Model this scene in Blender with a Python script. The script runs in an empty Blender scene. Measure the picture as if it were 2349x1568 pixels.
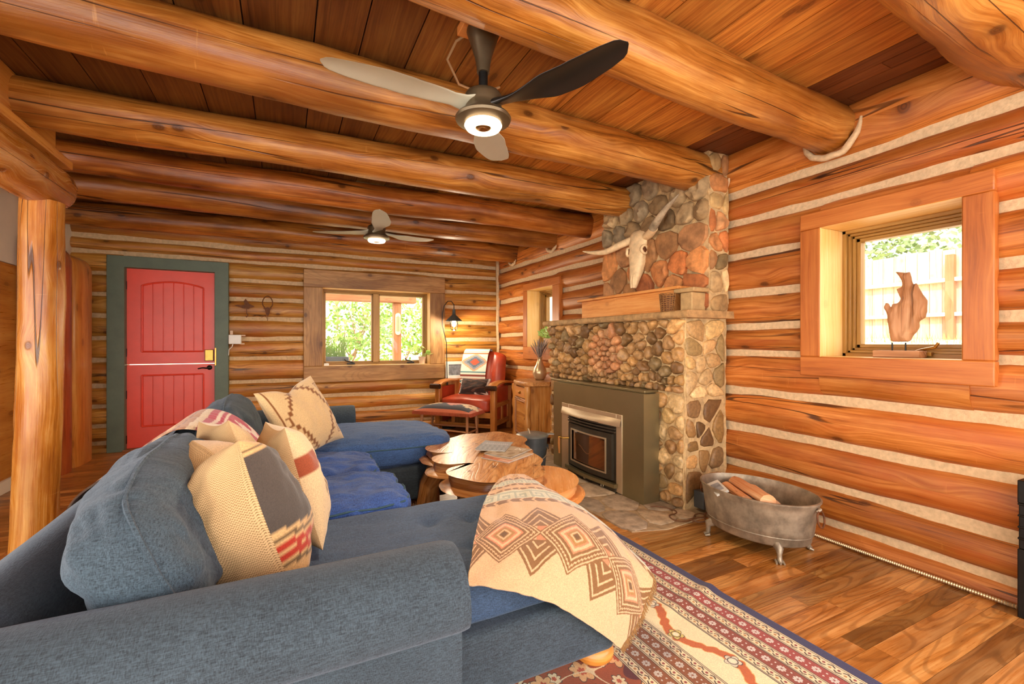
import bpy, bmesh, math, random
import numpy as np
from math import sin, cos, pi, radians, sqrt, exp, floor, atan2, hypot
from mathutils import Vector, Matrix, noise

sc = bpy.context.scene
COL = sc.collection

# ------------------------------------------------------------------ camera
CY, SY = cos(radians(26.438)), sin(radians(26.438))
cam_data = bpy.data.cameras.new('camera')
cam_data.sensor_width = 36.0
cam_data.lens = 1044.1 / 2349.0 * 36.0
cam_data.shift_y = 1.7 / 2349.0
cam_data.clip_start = 0.02
cam_data.clip_end = 300
cam = bpy.data.objects.new('camera', cam_data)
cam.location = (0, 0, 1.2)
cam.rotation_euler = (radians(90), 0, radians(-26.438))
COL.objects.link(cam)
sc.camera = cam

# ------------------------------------------------------------------ world, sun, exposure
world = bpy.data.worlds.new('world')
sc.world = world
world.use_nodes = True
wn = world.node_tree.nodes
wbg = wn['Background']
wbg.inputs[0].default_value = (1.0, 0.96, 0.90, 1)
wbg.inputs[1].default_value = 4.2
sun_data = bpy.data.lights.new('sun', 'SUN')
sun_data.energy = 4.0
sun_data.angle = radians(1.5)
sun_data.color = (1.0, 0.96, 0.92)
sun = bpy.data.objects.new('sun', sun_data)
sun.rotation_euler = (radians(20), radians(-42), 0)
COL.objects.link(sun)
# cool daylight entering by window_4, beside the camera
wl = bpy.data.lights.new('window_daylight', 'AREA')
wl.shape = 'RECTANGLE'; wl.size = 1.2; wl.size_y = .8; wl.energy = 34; wl.color = (.72, .80, 1.0)
wlo = bpy.data.objects.new('window_daylight', wl)
wlo.location = (2.88, -.56, 1.25); wlo.rotation_euler = (0, radians(58), 0)
COL.objects.link(wlo)
sc.view_settings.view_transform = 'Standard'
sc.view_settings.look = 'None'
sc.view_settings.gamma = 1.0
sc.view_settings.use_curve_mapping = False
sc.view_settings.exposure = 0.50
sc.cycles.use_denoising = True
sc.cycles.use_adaptive_sampling = True
sc.cycles.adaptive_threshold = 0.06
sc.cycles.max_bounces = 5
sc.cycles.diffuse_bounces = 3
sc.cycles.glossy_bounces = 2
sc.cycles.transmission_bounces = 4
sc.cycles.transparent_max_bounces = 6
sc.cycles.sample_clamp_indirect = 8
sc.cycles.caustics_reflective = False
sc.cycles.caustics_refractive = False

random.seed(7)
rng = np.random.default_rng(5)

# ------------------------------------------------------------------ helpers
def hx(s, k=1.0):
    s = s.lstrip('#')
    o = []
    for i in (0, 2, 4):
        v = int(s[i:i + 2], 16) / 255
        v = v / 12.92 if v <= .04045 else ((v + .055) / 1.055) ** 2.4
        o.append(v * k)
    return (o[0], o[1], o[2], 1.0)

class G:
    """collects geometry and links it as ONE mesh object"""
    def __init__(s):
        s.v = []; s.f = []; s.uv = []; s.mi = []; s.col = []; s.M = Matrix.Identity(4); s.tone = (1, 1, 1)
    def add(s, vs, fs, uvs=None, mi=0):
        o = len(s.v)
        M = s.M
        for p in vs:
            s.v.append(tuple(M @ Vector(p))); s.col.append(s.tone)
        for k, f in enumerate(fs):
            s.f.append([i + o for i in f]); s.mi.append(mi)
            if uvs is None:
                s.uv.append([(vs[i][0] + vs[i][2] * .3, vs[i][1] + vs[i][2]) for i in f])
            else:
                s.uv.append(uvs[k])
        return s
    def box(s, x0, x1, y0, y1, z0, z1, mi=0, grain=None):
        vs = [(x, y, z) for x in (x0, x1) for y in (y0, y1) for z in (z0, z1)]
        fs = [(0, 1, 3, 2), (4, 6, 7, 5), (0, 4, 5, 1), (2, 3, 7, 6), (0, 2, 6, 4), (1, 5, 7, 3)]
        d = (abs(x1 - x0), abs(y1 - y0), abs(z1 - z0))
        g = d.index(max(d)) if grain is None else grain
        ou, ov = random.random() * 30, random.random() * 30
        uvs = []
        for f in fs:
            uvs.append([(vs[i][g] + ou, sum(vs[i][a] for a in range(3) if a != g) + ov) for i in f])
        return s.add(vs, fs, uvs, mi)
    def rbox(s, c, d, rz=0, rx=0, ry=0, mi=0):
        """box of size d centred on c with its own rotation"""
        M0 = s.M
        s.M = M0 @ Matrix.Translation(c) @ Matrix.Rotation(rz, 4, 'Z') @ Matrix.Rotation(ry, 4, 'Y') @ Matrix.Rotation(rx, 4, 'X')
        s.box(-d[0] / 2, d[0] / 2, -d[1] / 2, d[1] / 2, -d[2] / 2, d[2] / 2, mi)
        s.M = M0
        return s
    def tube(s, pts, rad, n=12, cap=True, mi=0, squash=None, wob=0.0, seed=None, clamp=None):
        """a tube through pts; rad is a number or a list; squash=(a,b) scales the section"""
        P = [Vector(p) for p in pts]
        m = len(P)
        R = [rad] * m if isinstance(rad, (int, float)) else list(rad)
        sd = random.random() * 100 if seed is None else seed
        t0 = (P[1] - P[0]).normalized()
        up = Vector((0, 0, 1)) if abs(t0.z) < .9 else Vector((1, 0, 0))
        a = t0.cross(up).normalized()
        vs = []; L = 0; us = []
        for i in range(m):
            t = (P[min(i + 1, m - 1)] - P[max(i - 1, 0)]).normalized()
            a = (a - t * a.dot(t)).normalized()
            b = t.cross(a)
            if i: L += (P[i] - P[i - 1]).length
            us.append(L)
            for k in range(n):
                th = 2 * pi * k / n
                r = R[i]
                if wob:
                    r *= 1 + wob * noise.noise(Vector((L * 1.3 + sd, cos(th) * 1.1, sin(th) * 1.1 + sd * .3))) + wob * .4 * noise.noise(Vector((L * 5 + sd, cos(th) * 2.2, sin(th) * 2.2)))
                ca, cb = cos(th), sin(th)
                if squash: ca *= squash[0]; cb *= squash[1]
                p = P[i] + a * (ca * r) + b * (cb * r)
                if clamp: p = clamp(p)
                vs.append(tuple(p))
        fs = []; uvs = []
        ou, ov = random.random() * 30, random.random() * 30
        rm = sum(R) / m
        for i in range(m - 1):
            for k in range(n):
                k2 = (k + 1) % n
                fs.append((i * n + k, i * n + k2, (i + 1) * n + k2, (i + 1) * n + k))
                v0, v1 = 2 * pi * rm * k / n + ov, 2 * pi * rm * (k + 1) / n + ov
                uvs.append([(us[i] + ou, v0), (us[i] + ou, v1), (us[i + 1] + ou, v1), (us[i + 1] + ou, v0)])
        if cap:
            for base, rev in ((0, True), ((m - 1) * n, False)):
                ring = list(range(base, base + n))
                if rev: ring.reverse()
                fs.append(tuple(ring))
                uvs.append([(.02 * cos(2 * pi * k / n) + ou, rm * sin(2 * pi * k / n) + ov) for k in range(n)])
        return s.add(vs, fs, uvs, mi)
    def lathe(s, prof, n=24, c=(0, 0, 0), sx=1, sy=1, mi=0):
        """profile [(r,z)] spun about the vertical through c"""
        vs = []; m = len(prof)
        for (r, z) in prof:
            for k in range(n):
                th = 2 * pi * k / n
                vs.append((c[0] + r * cos(th) * sx, c[1] + r * sin(th) * sy, c[2] + z))
        fs = []; uvs = []
        L = 0
        for i in range(m - 1):
            L2 = L + hypot(prof[i + 1][0] - prof[i][0], prof[i + 1][1] - prof[i][1])
            for k in range(n):
                k2 = (k + 1) % n
                fs.append((i * n + k, i * n + k2, (i + 1) * n + k2, (i + 1) * n + k))
                a, b = k / n * .8, (k + 1) / n * .8
                uvs.append([(a, L), (b, L), (b, L2), (a, L2)])
            L = L2
        if prof[0][0] > 1e-5: fs.append(tuple(reversed(range(n)))); uvs.append([(vs[i][0], vs[i][1]) for i in reversed(range(n))])
        if prof[-1][0] > 1e-5: fs.append(tuple(range((m - 1) * n, m * n))); uvs.append([(vs[i][0], vs[i][1]) for i in range((m - 1) * n, m * n)])
        return s.add(vs, fs, uvs, mi)
    def prism(s, poly, z0, z1, mi=0):
        """polygon [(x,y)] extruded in z"""
        n = len(poly)
        vs = [(p[0], p[1], z0) for p in poly] + [(p[0], p[1], z1) for p in poly]
        fs = [tuple(reversed(range(n))), tuple(range(n, 2 * n))]
        fs += [(i, (i + 1) % n, n + (i + 1) % n, n + i) for i in range(n)]
        return s.add(vs, fs, None, mi)
    def grid(s, P, mi=0, closed_u=False, flip=False):
        """P[i][j] points"""
        a, b = len(P), len(P[0])
        vs = [tuple(P[i][j]) for i in range(a) for j in range(b)]
        fs = []; uvs = []
        for i in range(a if closed_u else a - 1):
            i2 = (i + 1) % a
            for j in range(b - 1):
                f = (i * b + j, i2 * b + j, i2 * b + j + 1, i * b + j + 1)
                fs.append(tuple(reversed(f)) if flip else f)
                q = [(i / a, j / b), ((i + 1) / a, j / b), ((i + 1) / a, (j + 1) / b), (i / a, (j + 1) / b)]
                uvs.append(q[::-1] if flip else q)
        return s.add(vs, fs, uvs, mi)
    def build(s, name, mats, parent=None, smooth=True, bevel=0, seg=2, sub=0, angle=40):
        me = bpy.data.meshes.new(name)
        me.from_pydata(s.v, [], s.f)
        if not isinstance(mats, (list, tuple)): mats = [mats]
        for m in mats: me.materials.append(m)
        uvl = me.uv_layers.new(name='UVMap')
        flat = [c for f in s.uv for uv in f for c in uv]
        uvl.data.foreach_set('uv', flat)
        if any(m > 0 for m in s.mi): me.polygons.foreach_set('material_index', s.mi)
        ca = me.color_attributes.new('Col', 'FLOAT_COLOR', 'POINT')
        ca.data.foreach_set('color', [c for t in s.col for c in (t[0], t[1], t[2], 1.0)])
        me.validate()
        o = bpy.data.objects.new(name, me)
        COL.objects.link(o)
        if parent: o.parent = parent
        bm = bmesh.new(); bm.from_mesh(me)
        bmesh.ops.recalc_face_normals(bm, faces=bm.faces)
        bm.to_mesh(me); bm.free()
        if smooth:
            me.polygons.foreach_set('use_smooth', [True] * len(me.polygons))
            me.set_sharp_from_angle(angle=radians(angle))
        if bevel:
            md = o.modifiers.new('bevel', 'BEVEL'); md.width = bevel; md.segments = seg; md.limit_method = 'ANGLE'; md.angle_limit = radians(35)
            me.polygons.foreach_set('use_smooth', [True] * len(me.polygons))
        if sub:
            md = o.modifiers.new('sub', 'SUBSURF'); md.levels = sub; md.render_levels = sub
        return o

def tag(o, label, cat, group=None, kind=None):
    if label: o['label'] = label
    if cat: o['category'] = cat
    if group: o['group'] = group
    if kind: o['kind'] = kind
    return o
def struct(o):
    o['kind'] = 'structure'; return o
def thing(name, label, cat, loc=(0, 0, 0), rz=0, group=None):
    o = bpy.data.objects.new(name, None); COL.objects.link(o)
    o.location = loc; o.rotation_euler = (0, 0, rz); o.empty_display_size = .1
    return tag(o, label, cat, group)

def fast_grid(name, P, C, mat, parent=None, closed=False):
    """P (a,b,3) points and C (a,b,3) pattern colours as one mesh"""
    a, b = P.shape[:2]
    idx = np.arange(a * b).reshape(a, b)
    q = np.stack([idx[:-1, :-1], idx[1:, :-1], idx[1:, 1:], idx[:-1, 1:]], -1).reshape(-1, 4)
    me = bpy.data.meshes.new(name)
    me.vertices.add(a * b); me.vertices.foreach_set('co', P.reshape(-1).astype(np.float32))
    me.loops.add(q.size); me.loops.foreach_set('vertex_index', q.reshape(-1).astype(np.int32))
    me.polygons.add(len(q)); me.polygons.foreach_set('loop_start', (np.arange(len(q)) * 4).astype(np.int32))
    me.polygons.foreach_set('use_smooth', np.ones(len(q), dtype=bool))
    me.update(calc_edges=True)
    uvl = me.uv_layers.new(name='UVMap')
    uu, vv = np.meshgrid(np.linspace(0, 1, a), np.linspace(0, 1, b), indexing='ij')
    uv = np.stack([uu, vv], -1).reshape(-1, 2)[q.reshape(-1)]
    uvl.data.foreach_set('uv', uv.reshape(-1).astype(np.float32))
    ca = me.color_attributes.new('Col', 'FLOAT_COLOR', 'POINT')
    c4 = np.concatenate([C, np.ones(C.shape[:2] + (1,))], -1)
    ca.data.foreach_set('color', c4.reshape(-1).astype(np.float32))
    me.materials.append(mat)
    o = bpy.data.objects.new(name, me); COL.objects.link(o)
    if parent: o.parent = parent
    return o

def merge_meshes(o, others):
    """join other mesh objects' data into o without operators"""
    bm = bmesh.new()
    for x in [o] + others:
        bm.from_mesh(x.data)
    bm.to_mesh(o.data); bm.free()
    for x in others: bpy.data.objects.remove(x)
    o.data.polygons.foreach_set('use_smooth', [True] * len(o.data.polygons))
    return o

# ------------------------------------------------------------------ materials
class NT:
    def __init__(s, name):
        s.m = bpy.data.materials.new(name); s.m.use_nodes = True
        s.t = s.m.node_tree; s.n = s.t.nodes; s.b = s.n['Principled BSDF']; s.out = s.n['Material Output']
    def new(s, typ, **k):
        n = s.n.new(typ)
        for a, v in k.items(): setattr(n, a, v)
        return n
    def link(s, a, b): s.t.links.new(a, b)
    def set(s, inp, v):
        if hasattr(v, 'is_output') or isinstance(v, bpy.types.NodeSocket): s.link(v, inp)
        else: inp.default_value = v
    def math(s, op, a, b=0.0, c=0.0, clamp=False):
        n = s.new('ShaderNodeMath', operation=op, use_clamp=clamp)
        for i, x in enumerate((a, b, c)): s.set(n.inputs[i], x)
        return n.outputs[0]
    def mix(s, f, a, b, mode='MIX'):
        n = s.new('ShaderNodeMix', data_type='RGBA', blend_type=mode)
        s.set(n.inputs[0], f); s.set(n.inputs[6], a); s.set(n.inputs[7], b)
        return n.outputs[2]
    def map(s, vec, scale=(1, 1, 1), loc=(0, 0, 0)):
        n = s.new('ShaderNodeMapping'); s.link(vec, n.inputs[0])
        n.inputs[3].default_value = scale; n.inputs[1].default_value = loc
        return n.outputs[0]
    def noise(s, vec, scale=1.0, detail=3, rough=.5, dist=0.0, color=False):
        n = s.new('ShaderNodeTexNoise'); s.link(vec, n.inputs['Vector'])
        n.inputs['Scale'].default_value = scale; n.inputs['Detail'].default_value = detail
        n.inputs['Roughness'].default_value = rough; n.inputs['Distortion'].default_value = dist
        return n.outputs['Color' if color else 'Fac']
    def ramp(s, f, stops, interp='LINEAR'):
        n = s.new('ShaderNodeValToRGB'); s.link(f, n.inputs[0]); n.color_ramp.interpolation = interp
        e = n.color_ramp.elements
        while len(e) < len(stops): e.new(.5)
        for i, (p, c) in enumerate(stops): e[i].position = p; e[i].color = c
        return n.outputs[0]
    def smooth(s, x, lo, hi):
        n = s.new('ShaderNodeMapRange', interpolation_type='SMOOTHSTEP'); s.link(x, n.inputs[0])
        n.inputs[1].default_value = lo; n.inputs[2].default_value = hi
        return n.outputs[0]
    def bump(s, h, strength=.3, dist=.01):
        n = s.new('ShaderNodeBump'); s.link(h, n.inputs['Height']); n.inputs['Strength'].default_value = strength; n.inputs['Distance'].default_value = dist
        s.link(n.outputs[0], s.b.inputs['Normal']); return n
    def coord(s, which): return s.new('ShaderNodeTexCoord').outputs[which]
    def objrand(s):
        return s.new('ShaderNodeObjectInfo').outputs['Random']

def wood(name, dark, mid, light, rough=.38, knots=1.0, cracks=1.0, grain=22.0, along=1.1, bump=.35, broad=.35, tone=False, knot_scale=(2.0, 2.6), spec=.5, stain=None, cath=0.0):
    t = NT(name)
    uv = t.coord('UV')
    rnd = t.math('MULTIPLY', t.objrand(), 41.0)
    add = t.new('ShaderNodeVectorMath', operation='ADD'); t.link(uv, add.inputs[0])
    cmb = t.new('ShaderNodeCombineXYZ'); t.link(rnd, cmb.inputs[0]); t.link(rnd, cmb.inputs[1]); t.link(cmb.outputs[0], add.inputs[1])
    uv = add.outputs[0]
    warp = t.noise(t.map(uv, (1.2, 2.5, 1)), 1, 2)
    vo = t.new('ShaderNodeTexVoronoi'); vo.voronoi_dimensions = '2D'
    t.link(t.map(uv, (knot_scale[0], knot_scale[1], 1)), vo.inputs['Vector']); vo.inputs['Scale'].default_value = 1.0; vo.inputs['Randomness'].default_value = 1
    kd = vo.outputs['Distance']
    swirl = t.math('MULTIPLY', t.smooth(kd, .35, .02), .035 * knots)
    sep = t.new('ShaderNodeSeparateXYZ'); t.link(uv, sep.inputs[0])
    v2 = t.math('ADD', t.math('ADD', sep.outputs[1], t.math('MULTIPLY', warp, .05)), swirl)
    c2 = t.new('ShaderNodeCombineXYZ'); t.link(t.math('MULTIPLY', sep.outputs[0], along), c2.inputs[0]); t.link(t.math('MULTIPLY', v2, grain * 2.2), c2.inputs[1])
    g1 = t.noise(c2.outputs[0], 1, 6, .62)
    c3 = t.new('ShaderNodeCombineXYZ'); t.link(t.math('MULTIPLY', sep.outputs[0], along * 3.5), c3.inputs[0]); t.link(t.math('MULTIPLY', v2, grain * 9), c3.inputs[1])
    g2 = t.noise(c3.outputs[0], 1, 4, .7)
    bl = t.noise(t.map(uv, (1.6, 7.0, 1), (21, 3, 0)), 1, 4, .62)
    g = t.math('ADD', t.math('ADD', t.math('MULTIPLY', g1, .42), t.math('MULTIPLY', g2, .26)), t.math('MULTIPLY', bl, .32))
    col = t.ramp(g, [(.36, dark), (.465, mid), (.60, light)])
    br = t.noise(t.map(uv, (.9, 2.6, 1), (3, 7, 0)), 1, 4, .6)
    col = t.mix(t.math('MULTIPLY', t.smooth(br, .46, .66), broad), col, dark)
    if stain:
        st = t.noise(t.map(uv, (1.4, 3.5, 1), (13, 4, 0)), 1, 3, .6)
        col = t.mix(t.math('MULTIPLY', t.smooth(st, .48, .68), .5), col, stain)
    sc1 = t.noise(t.map(uv, (26, 3.0, 1), (2, 31, 0)), 1, 3, .7)
    if knots > .3: col = t.mix(t.math('MULTIPLY', t.smooth(sc1, .66, .74), .22), col, (min(1, light[0] * 1.25), min(1, light[1] * 1.3), min(1, light[2] * 1.4), 1))
    h = t.math('MULTIPLY', g, .5)
    if cath:
        cn_ = t.noise(t.map(uv, (.75, 5.0, 1), (17, 8, 0)), 1, 1.2, .45, .25)
        rg = t.math('SINE', t.math('MULTIPLY', cn_, 150.0))
        rg = t.math('MULTIPLY', t.smooth(rg, .25, .95), t.math('MULTIPLY_ADD', g2, 1.2, -.05), clamp=True)
        col = t.mix(t.math('MULTIPLY', rg, cath), col, (dark[0] * .7, dark[1] * .62, dark[2] * .55, 1))
        h = t.math('SUBTRACT', h, t.math('MULTIPLY', rg, .15))
    if knots:
        km = t.smooth(kd, .070, .030)
        dk = (dark[0] * .35, dark[1] * .3, dark[2] * .3, 1)
        ringn = t.math('SINE', t.math('MULTIPLY', kd, 260.0))
        halo = t.math('MULTIPLY', t.smooth(kd, .16, .06), .30 * knots)
        col = t.mix(halo, col, (dark[0] * .9, dark[1] * .8, dark[2] * .8, 1))
        col = t.mix(t.math('MULTIPLY', km, .8 * min(knots, 1)), col, t.mix(t.math('MULTIPLY_ADD', ringn, .5, .5), dk, dark))
        h = t.math('ADD', h, t.math('MULTIPLY', km, .25))
    if cracks:
        cn = t.noise(t.map(uv, (.30, 10.0, 1), (5, 2, 0)), 1, 1.6, .35)
        cd = t.math('ABSOLUTE', t.math('SUBTRACT', cn, .5))
        gate = t.smooth(t.noise(t.map(uv, (.8, 2.4, 1), (9, 9, 0)), 1, 1), .44, .54)
        cm = t.math('MULTIPLY', t.smooth(cd, .010, .003), t.math('MULTIPLY', gate, cracks), clamp=True)
        col = t.mix(t.math('MULTIPLY', cm, .85), col, (dark[0] * .18, dark[1] * .15, dark[2] * .15, 1))
        h = t.math('SUBTRACT', h, t.math('MULTIPLY', cm, .6))
    if tone:
        at = t.new('ShaderNodeAttribute', attribute_name='Col')
        col = t.mix(1.0, col, at.outputs['Color'], 'MULTIPLY')
    t.set(t.b.inputs['Base Color'], col)
    rr = t.math('MULTIPLY_ADD', g2, .25, rough - .12)
    t.set(t.b.inputs['Roughness'], rr)
    t.b.inputs['Specular IOR Level'].default_value = spec
    t.bump(h, bump, .012)
    return t.m

def plain(name, c, rough=.5, metal=0.0, var=.12, scale=12, bump=0.0, coords='Object', spec=.5, sheen=0.0):
    t = NT(name)
    v = t.coord(coords)
    n = t.noise(v, scale, 4, .6)
    c2 = tuple(x * (1 - var * 2) for x in c[:3]) + (1,)
    c3 = tuple(min(1, x * (1 + var)) for x in c[:3]) + (1,)
    t.set(t.b.inputs['Base Color'], t.ramp(n, [(.3, c2), (.7, c3)]))
    t.b.inputs['Roughness'].default_value = rough
    t.b.inputs['Metallic'].default_value = metal
    t.b.inputs['Specular IOR Level'].default_value = spec
    if sheen: t.b.inputs['Sheen Weight'].default_value = sheen
    if bump: t.bump(n, bump, .01)
    return t.m

def attr_mat(name, rough=.9, fine=220.0, bump=.25, fuzz=.10, sheen=.2, metal=0.0):
    """pattern colours stored on the mesh itself, with a weave"""
    t = NT(name)
    at = t.new('ShaderNodeAttribute', attribute_name='Col')
    o = t.coord('Object')
    n = t.noise(o, fine, 3, .6)
    col = t.mix(1.0, at.outputs['Color'], t.ramp(n, [(.3, (1 - fuzz * 2.5,) * 3 + (1,)), (.7, (1 + fuzz * .5,) * 3 + (1,))]), 'MULTIPLY')
    t.set(t.b.inputs['Base Color'], col)
    t.b.inputs['Roughness'].default_value = rough
    t.b.inputs['Metallic'].default_value = metal
    if sheen: t.b.inputs['Sheen Weight'].default_value = sheen
    t.bump(n, bump, .004)
    return t.m

def fabric(name, c1, c2, wr=.0):
    """woven upholstery: crosshatch threads, soft mottling; wr adds pressed-in creases"""
    t = NT(name)
    o = t.coord('Object')
    a = t.noise(t.map(o, (60, 420, 420)), 1, 2, .6)
    b = t.noise(t.map(o, (420, 70, 160)), 1, 2, .6)
    w = t.math('ADD', t.math('MULTIPLY', a, .5), t.math('MULTIPLY', b, .5))
    m = t.noise(o, 5, 4, .6)
    f = t.math('ADD', t.math('MULTIPLY', w, .9), t.math('MULTIPLY', m, .15))
    col = t.ramp(f, [(.38, c1), (.66, c2)])
    t.set(t.b.inputs['Base Color'], col)
    t.b.inputs['Roughness'].default_value = .85
    t.b.inputs['Sheen Weight'].default_value = .18
    t.b.inputs['Sheen Tint'].default_value = (.7, .8, 1, 1)
    h = t.math('MULTIPLY', w, .15)
    if wr:
        c = t.noise(t.map(o, (3.5, 17, 17)), 1, 3, .55, .6)
        h = t.math('ADD', h, t.math('MULTIPLY', c, wr))
    t.bump(h, .6, .02)
    return t.m

# warm log palette
M = {}
M['log'] = wood('log_wood', hx('#77440e'), hx('#bd7a2a'), hx('#e0a852'), rough=.42, broad=.45, stain=hx('#b35524'), bump=.6, tone=True)
M['log_red'] = wood('log_wood_red', hx('#6e370d'), hx('#b4641f'), hx('#da8f46'), rough=.45, broad=.4, stain=hx('#b8561e'), bump=.6, knot_scale=(1.6, 2.4), tone=True)
M['beam'] = wood('beam_wood', hx('#5e300b'), hx('#ab6722'), hx('#d89a4c'), rough=.34, broad=.65, stain=hx('#8a4a18'), bump=.6, knot_scale=(1.7, 2.6), grain=16, tone=True)
M['ceil'] = wood('ceiling_board_wood', hx('#6b3c12'), hx('#a6672a'), hx('#cd9548'), rough=.5, knots=.8, cracks=.3, broad=.4, grain=26, bump=.3, tone=True, knot_scale=(1.2, 3.0))
M['floor'] = wood('oak_floor_wood', hx('#6e3c10'), hx('#bb7834'), hx('#dca663'), rough=.30, knots=.25, cracks=0, broad=.6, grain=15, along=1.3, cath=.62, bump=.1, tone=True, knot_scale=(1.0, 3.5))
M['casing'] = wood('casing_wood', hx('#8e4712'), hx('#b56426'), hx('#cb7c38'), rough=.42, knots=.4, cracks=0, broad=.35, grain=18, bump=.1)
M['casing_pale'] = wood('casing_pale_wood', hx('#6e4520'), hx('#a87640'), hx('#c4955a'), rough=.5, knots=1.0, cracks=.2, broad=.6, grain=12, bump=.15, knot_scale=(1.7, 2.6), cath=.35)
M['jamb'] = wood('jamb_wood', hx('#d8a050'), hx('#efbf70'), hx('#f6d090'), rough=.45, knots=.3, cracks=0, broad=.2, grain=18, bump=.08)
M['sash'] = wood('sash_wood', hx('#7c5420'), hx('#9c7030'), hx('#b58a45'), rough=.4, knots=0, cracks=0, broad=.2, grain=20, bump=.05)
M['post'] = wood('post_wood', hx('#85430f'), hx('#bd7424'), hx('#e0a85c'), rough=.24, broad=.5, stain=hx('#a5541a'), bump=.7, knot_scale=(2.2, 3.0), grain=14)
M['slab'] = wood('slab_wood', hx('#a05a1e'), hx('#cd8234'), hx('#e0a050'), rough=.3, broad=.4, cracks=.1, knots=.7, grain=9, bump=.1, knot_scale=(1.4, 3.0))
M['slab_red'] = wood('red_slab_wood', hx('#7d3014'), hx('#a64f22'), hx('#bd6a34'), rough=.3, broad=.4, cracks=0, knots=.6, grain=9, bump=.1)
M['table'] = wood('burl_wood', cath=.5, dark=hx('#7a4218'), mid=hx('#c08042'), light=hx('#e6b277'), rough=.30, broad=.5, cracks=.5, knots=1, grain=11, along=2.5, bump=.25, knot_scale=(3.5, 4))
M['table_pale'] = wood('pale_slab_wood', hx('#b5692c'), hx('#df9650'), hx('#eeb070'), rough=.25, broad=.3, cracks=0, knots=.2, grain=9, bump=.1)
M['chairwood'] = wood('chair_wood', hx('#7e4015'), hx('#b06a2c'), hx('#cf8e4c'), rough=.3, broad=.4, cracks=0, knots=.3, grain=18, bump=.1)
M['cabinet'] = wood('cabinet_wood', hx('#8a4816'), hx('#cb8438'), hx('#e8ad62'), rough=.38, broad=.5, cracks=.4, knots=.6, grain=14, bump=.6)
M['mantel'] = wood('mantel_wood', hx('#b56425'), hx('#dd8e42'), hx('#edaa62'), rough=.5, knots=.4, cracks=0, broad=.3, grain=16, bump=.15)
M['fence'] = wood('fence_wood', hx('#a87a5a'), hx('#c8a184'), hx('#d8b8a0'), rough=.7, knots=.5, cracks=0, broad=.3, grain=14, bump=.2)
M['porch'] = wood('porch_wood', hx('#6e3f22'), hx('#94603a'), hx('#a9754c'), rough=.6, knots=.4, cracks=.4, broad=.3, grain=16, bump=.2)
M['fire'] = wood('firewood', hx('#a85424'), hx('#e39a60'), hx('#f6c898'), rough=.7, knots=.5, cracks=.6, broad=.4, grain=30, bump=.6, knot_scale=(4, 6))
M['drift'] = wood('driftwood', hx('#8f5a35'), hx('#bb8458'), hx('#d4a377'), rough=.7, knots=.4, cracks=1, broad=.4, grain=22, bump=.7, knot_scale=(5, 8))
M['bark'] = wood('bark_wood', hx('#5a3a22'), hx('#8c6844'), hx('#b08e66'), rough=.8, knots=.5, cracks=.6, grain=20, bump=.8)
M['chink'] = plain('chinking', hx('#d6b68c'), .9, var=.10, scale=38, bump=.5)
M['white_wall'] = plain('white_plaster', hx('#e9dcc9'), .8, var=.03, scale=4)
M['green_trim'] = plain('green_grey_trim_paint', hx('#5f6c58'), .5, var=.08, scale=7)
M['red_door'] = plain('red_door_paint', hx('#f24a30'), .32, var=.04, scale=5)
M['brass'] = plain('brass', hx('#b48b45'), .3, 1.0, scale=20)
M['blackmetal'] = plain('black_metal', hx('#2a2826'), .4, .7, scale=20)
M['fanbody'] = plain('bronze_fan_metal', hx('#6b5a42'), .35, .6, scale=8)
M['blade'] = plain('fan_blade_pale', hx('#b7b19a'), .5, 0.0, var=.04, scale=5)
M['blade_shaded'] = plain('fan_blade_shaded', hx('#1d1a18'), .28, 0.0, var=.1, scale=5)  # same blade finish as above, with shade put into the colour
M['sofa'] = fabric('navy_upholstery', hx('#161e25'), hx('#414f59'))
M['chaise'] = fabric('chaise_upholstery_lit', hx('#18273a'), hx('#435b7a'), wr=.25)  # sofa fabric again, cool daylight on its top put into the colour
M['chaise_far_lit'] = fabric('far_chaise_upholstery_lit', hx('#183054'), hx('#476a9e'), wr=.5)  # far copy of the sofa fabric, window light mixed into its blue
M['sofa_seat_lit'] = fabric('seat_upholstery_lit', hx('#142c5c'), hx('#3f63ad'), wr=.9)  # same sofa fabric, painted bluer for the cool window light on the seats
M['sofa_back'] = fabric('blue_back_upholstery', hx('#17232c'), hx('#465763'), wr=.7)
M['piping'] = plain('piping', hx('#33505c'), .8, var=.1, scale=60)
M['leather'] = plain('red_leather', hx('#b04022'), .35, var=.14, scale=6, bump=.2)
M['steel'] = plain('painted_steel', hx('#968863'), .34, .75, var=.05, scale=3)
M['steel_bright'] = plain('brushed_steel', hx('#cdb491'), .33, .6, var=.05, scale=5)
M['iron'] = plain('cast_iron', hx('#524a3e'), .38, .6, var=.1, scale=12)
M['galv'] = plain('galvanised_metal', hx('#a09079'), .42, .45, var=.26, scale=11, bump=.15)
M['bucket'] = plain('grey_bucket_metal', hx('#55595a'), .4, .4, var=.12, scale=9)
M['bone'] = plain('bone', hx('#ecca98'), .6, var=.12, scale=18, bump=.3)
M['horn'] = plain('horn', hx('#b7a283'), .3, var=.3, scale=14)
M['pewter'] = plain('pewter', hx('#d0b48a'), .3, .6, var=.05)
M['leaf'] = plain('leaf', hx('#8fb84a'), .6, var=.35, scale=3)
M['leaf_house'] = plain('houseplant_leaf', hx('#c8e68a'), .5, var=.12, scale=30)
M['leaf_dark'] = plain('juniper_leaf', hx('#7f9460'), .7, var=.3, scale=2)
M['dry'] = plain('dried_lavender', hx('#9a8a80'), .8, var=.2, scale=50)
M['pot'] = plain('pale_pot', hx('#e0c0a2'), .6, var=.05)
M['white'] = plain('white_plastic', hx('#eeeae0'), .4, var=.02)
M['wicker'] = plain('wicker', hx('#9a6a38'), .7, var=.25, scale=80, bump=.4)
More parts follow.
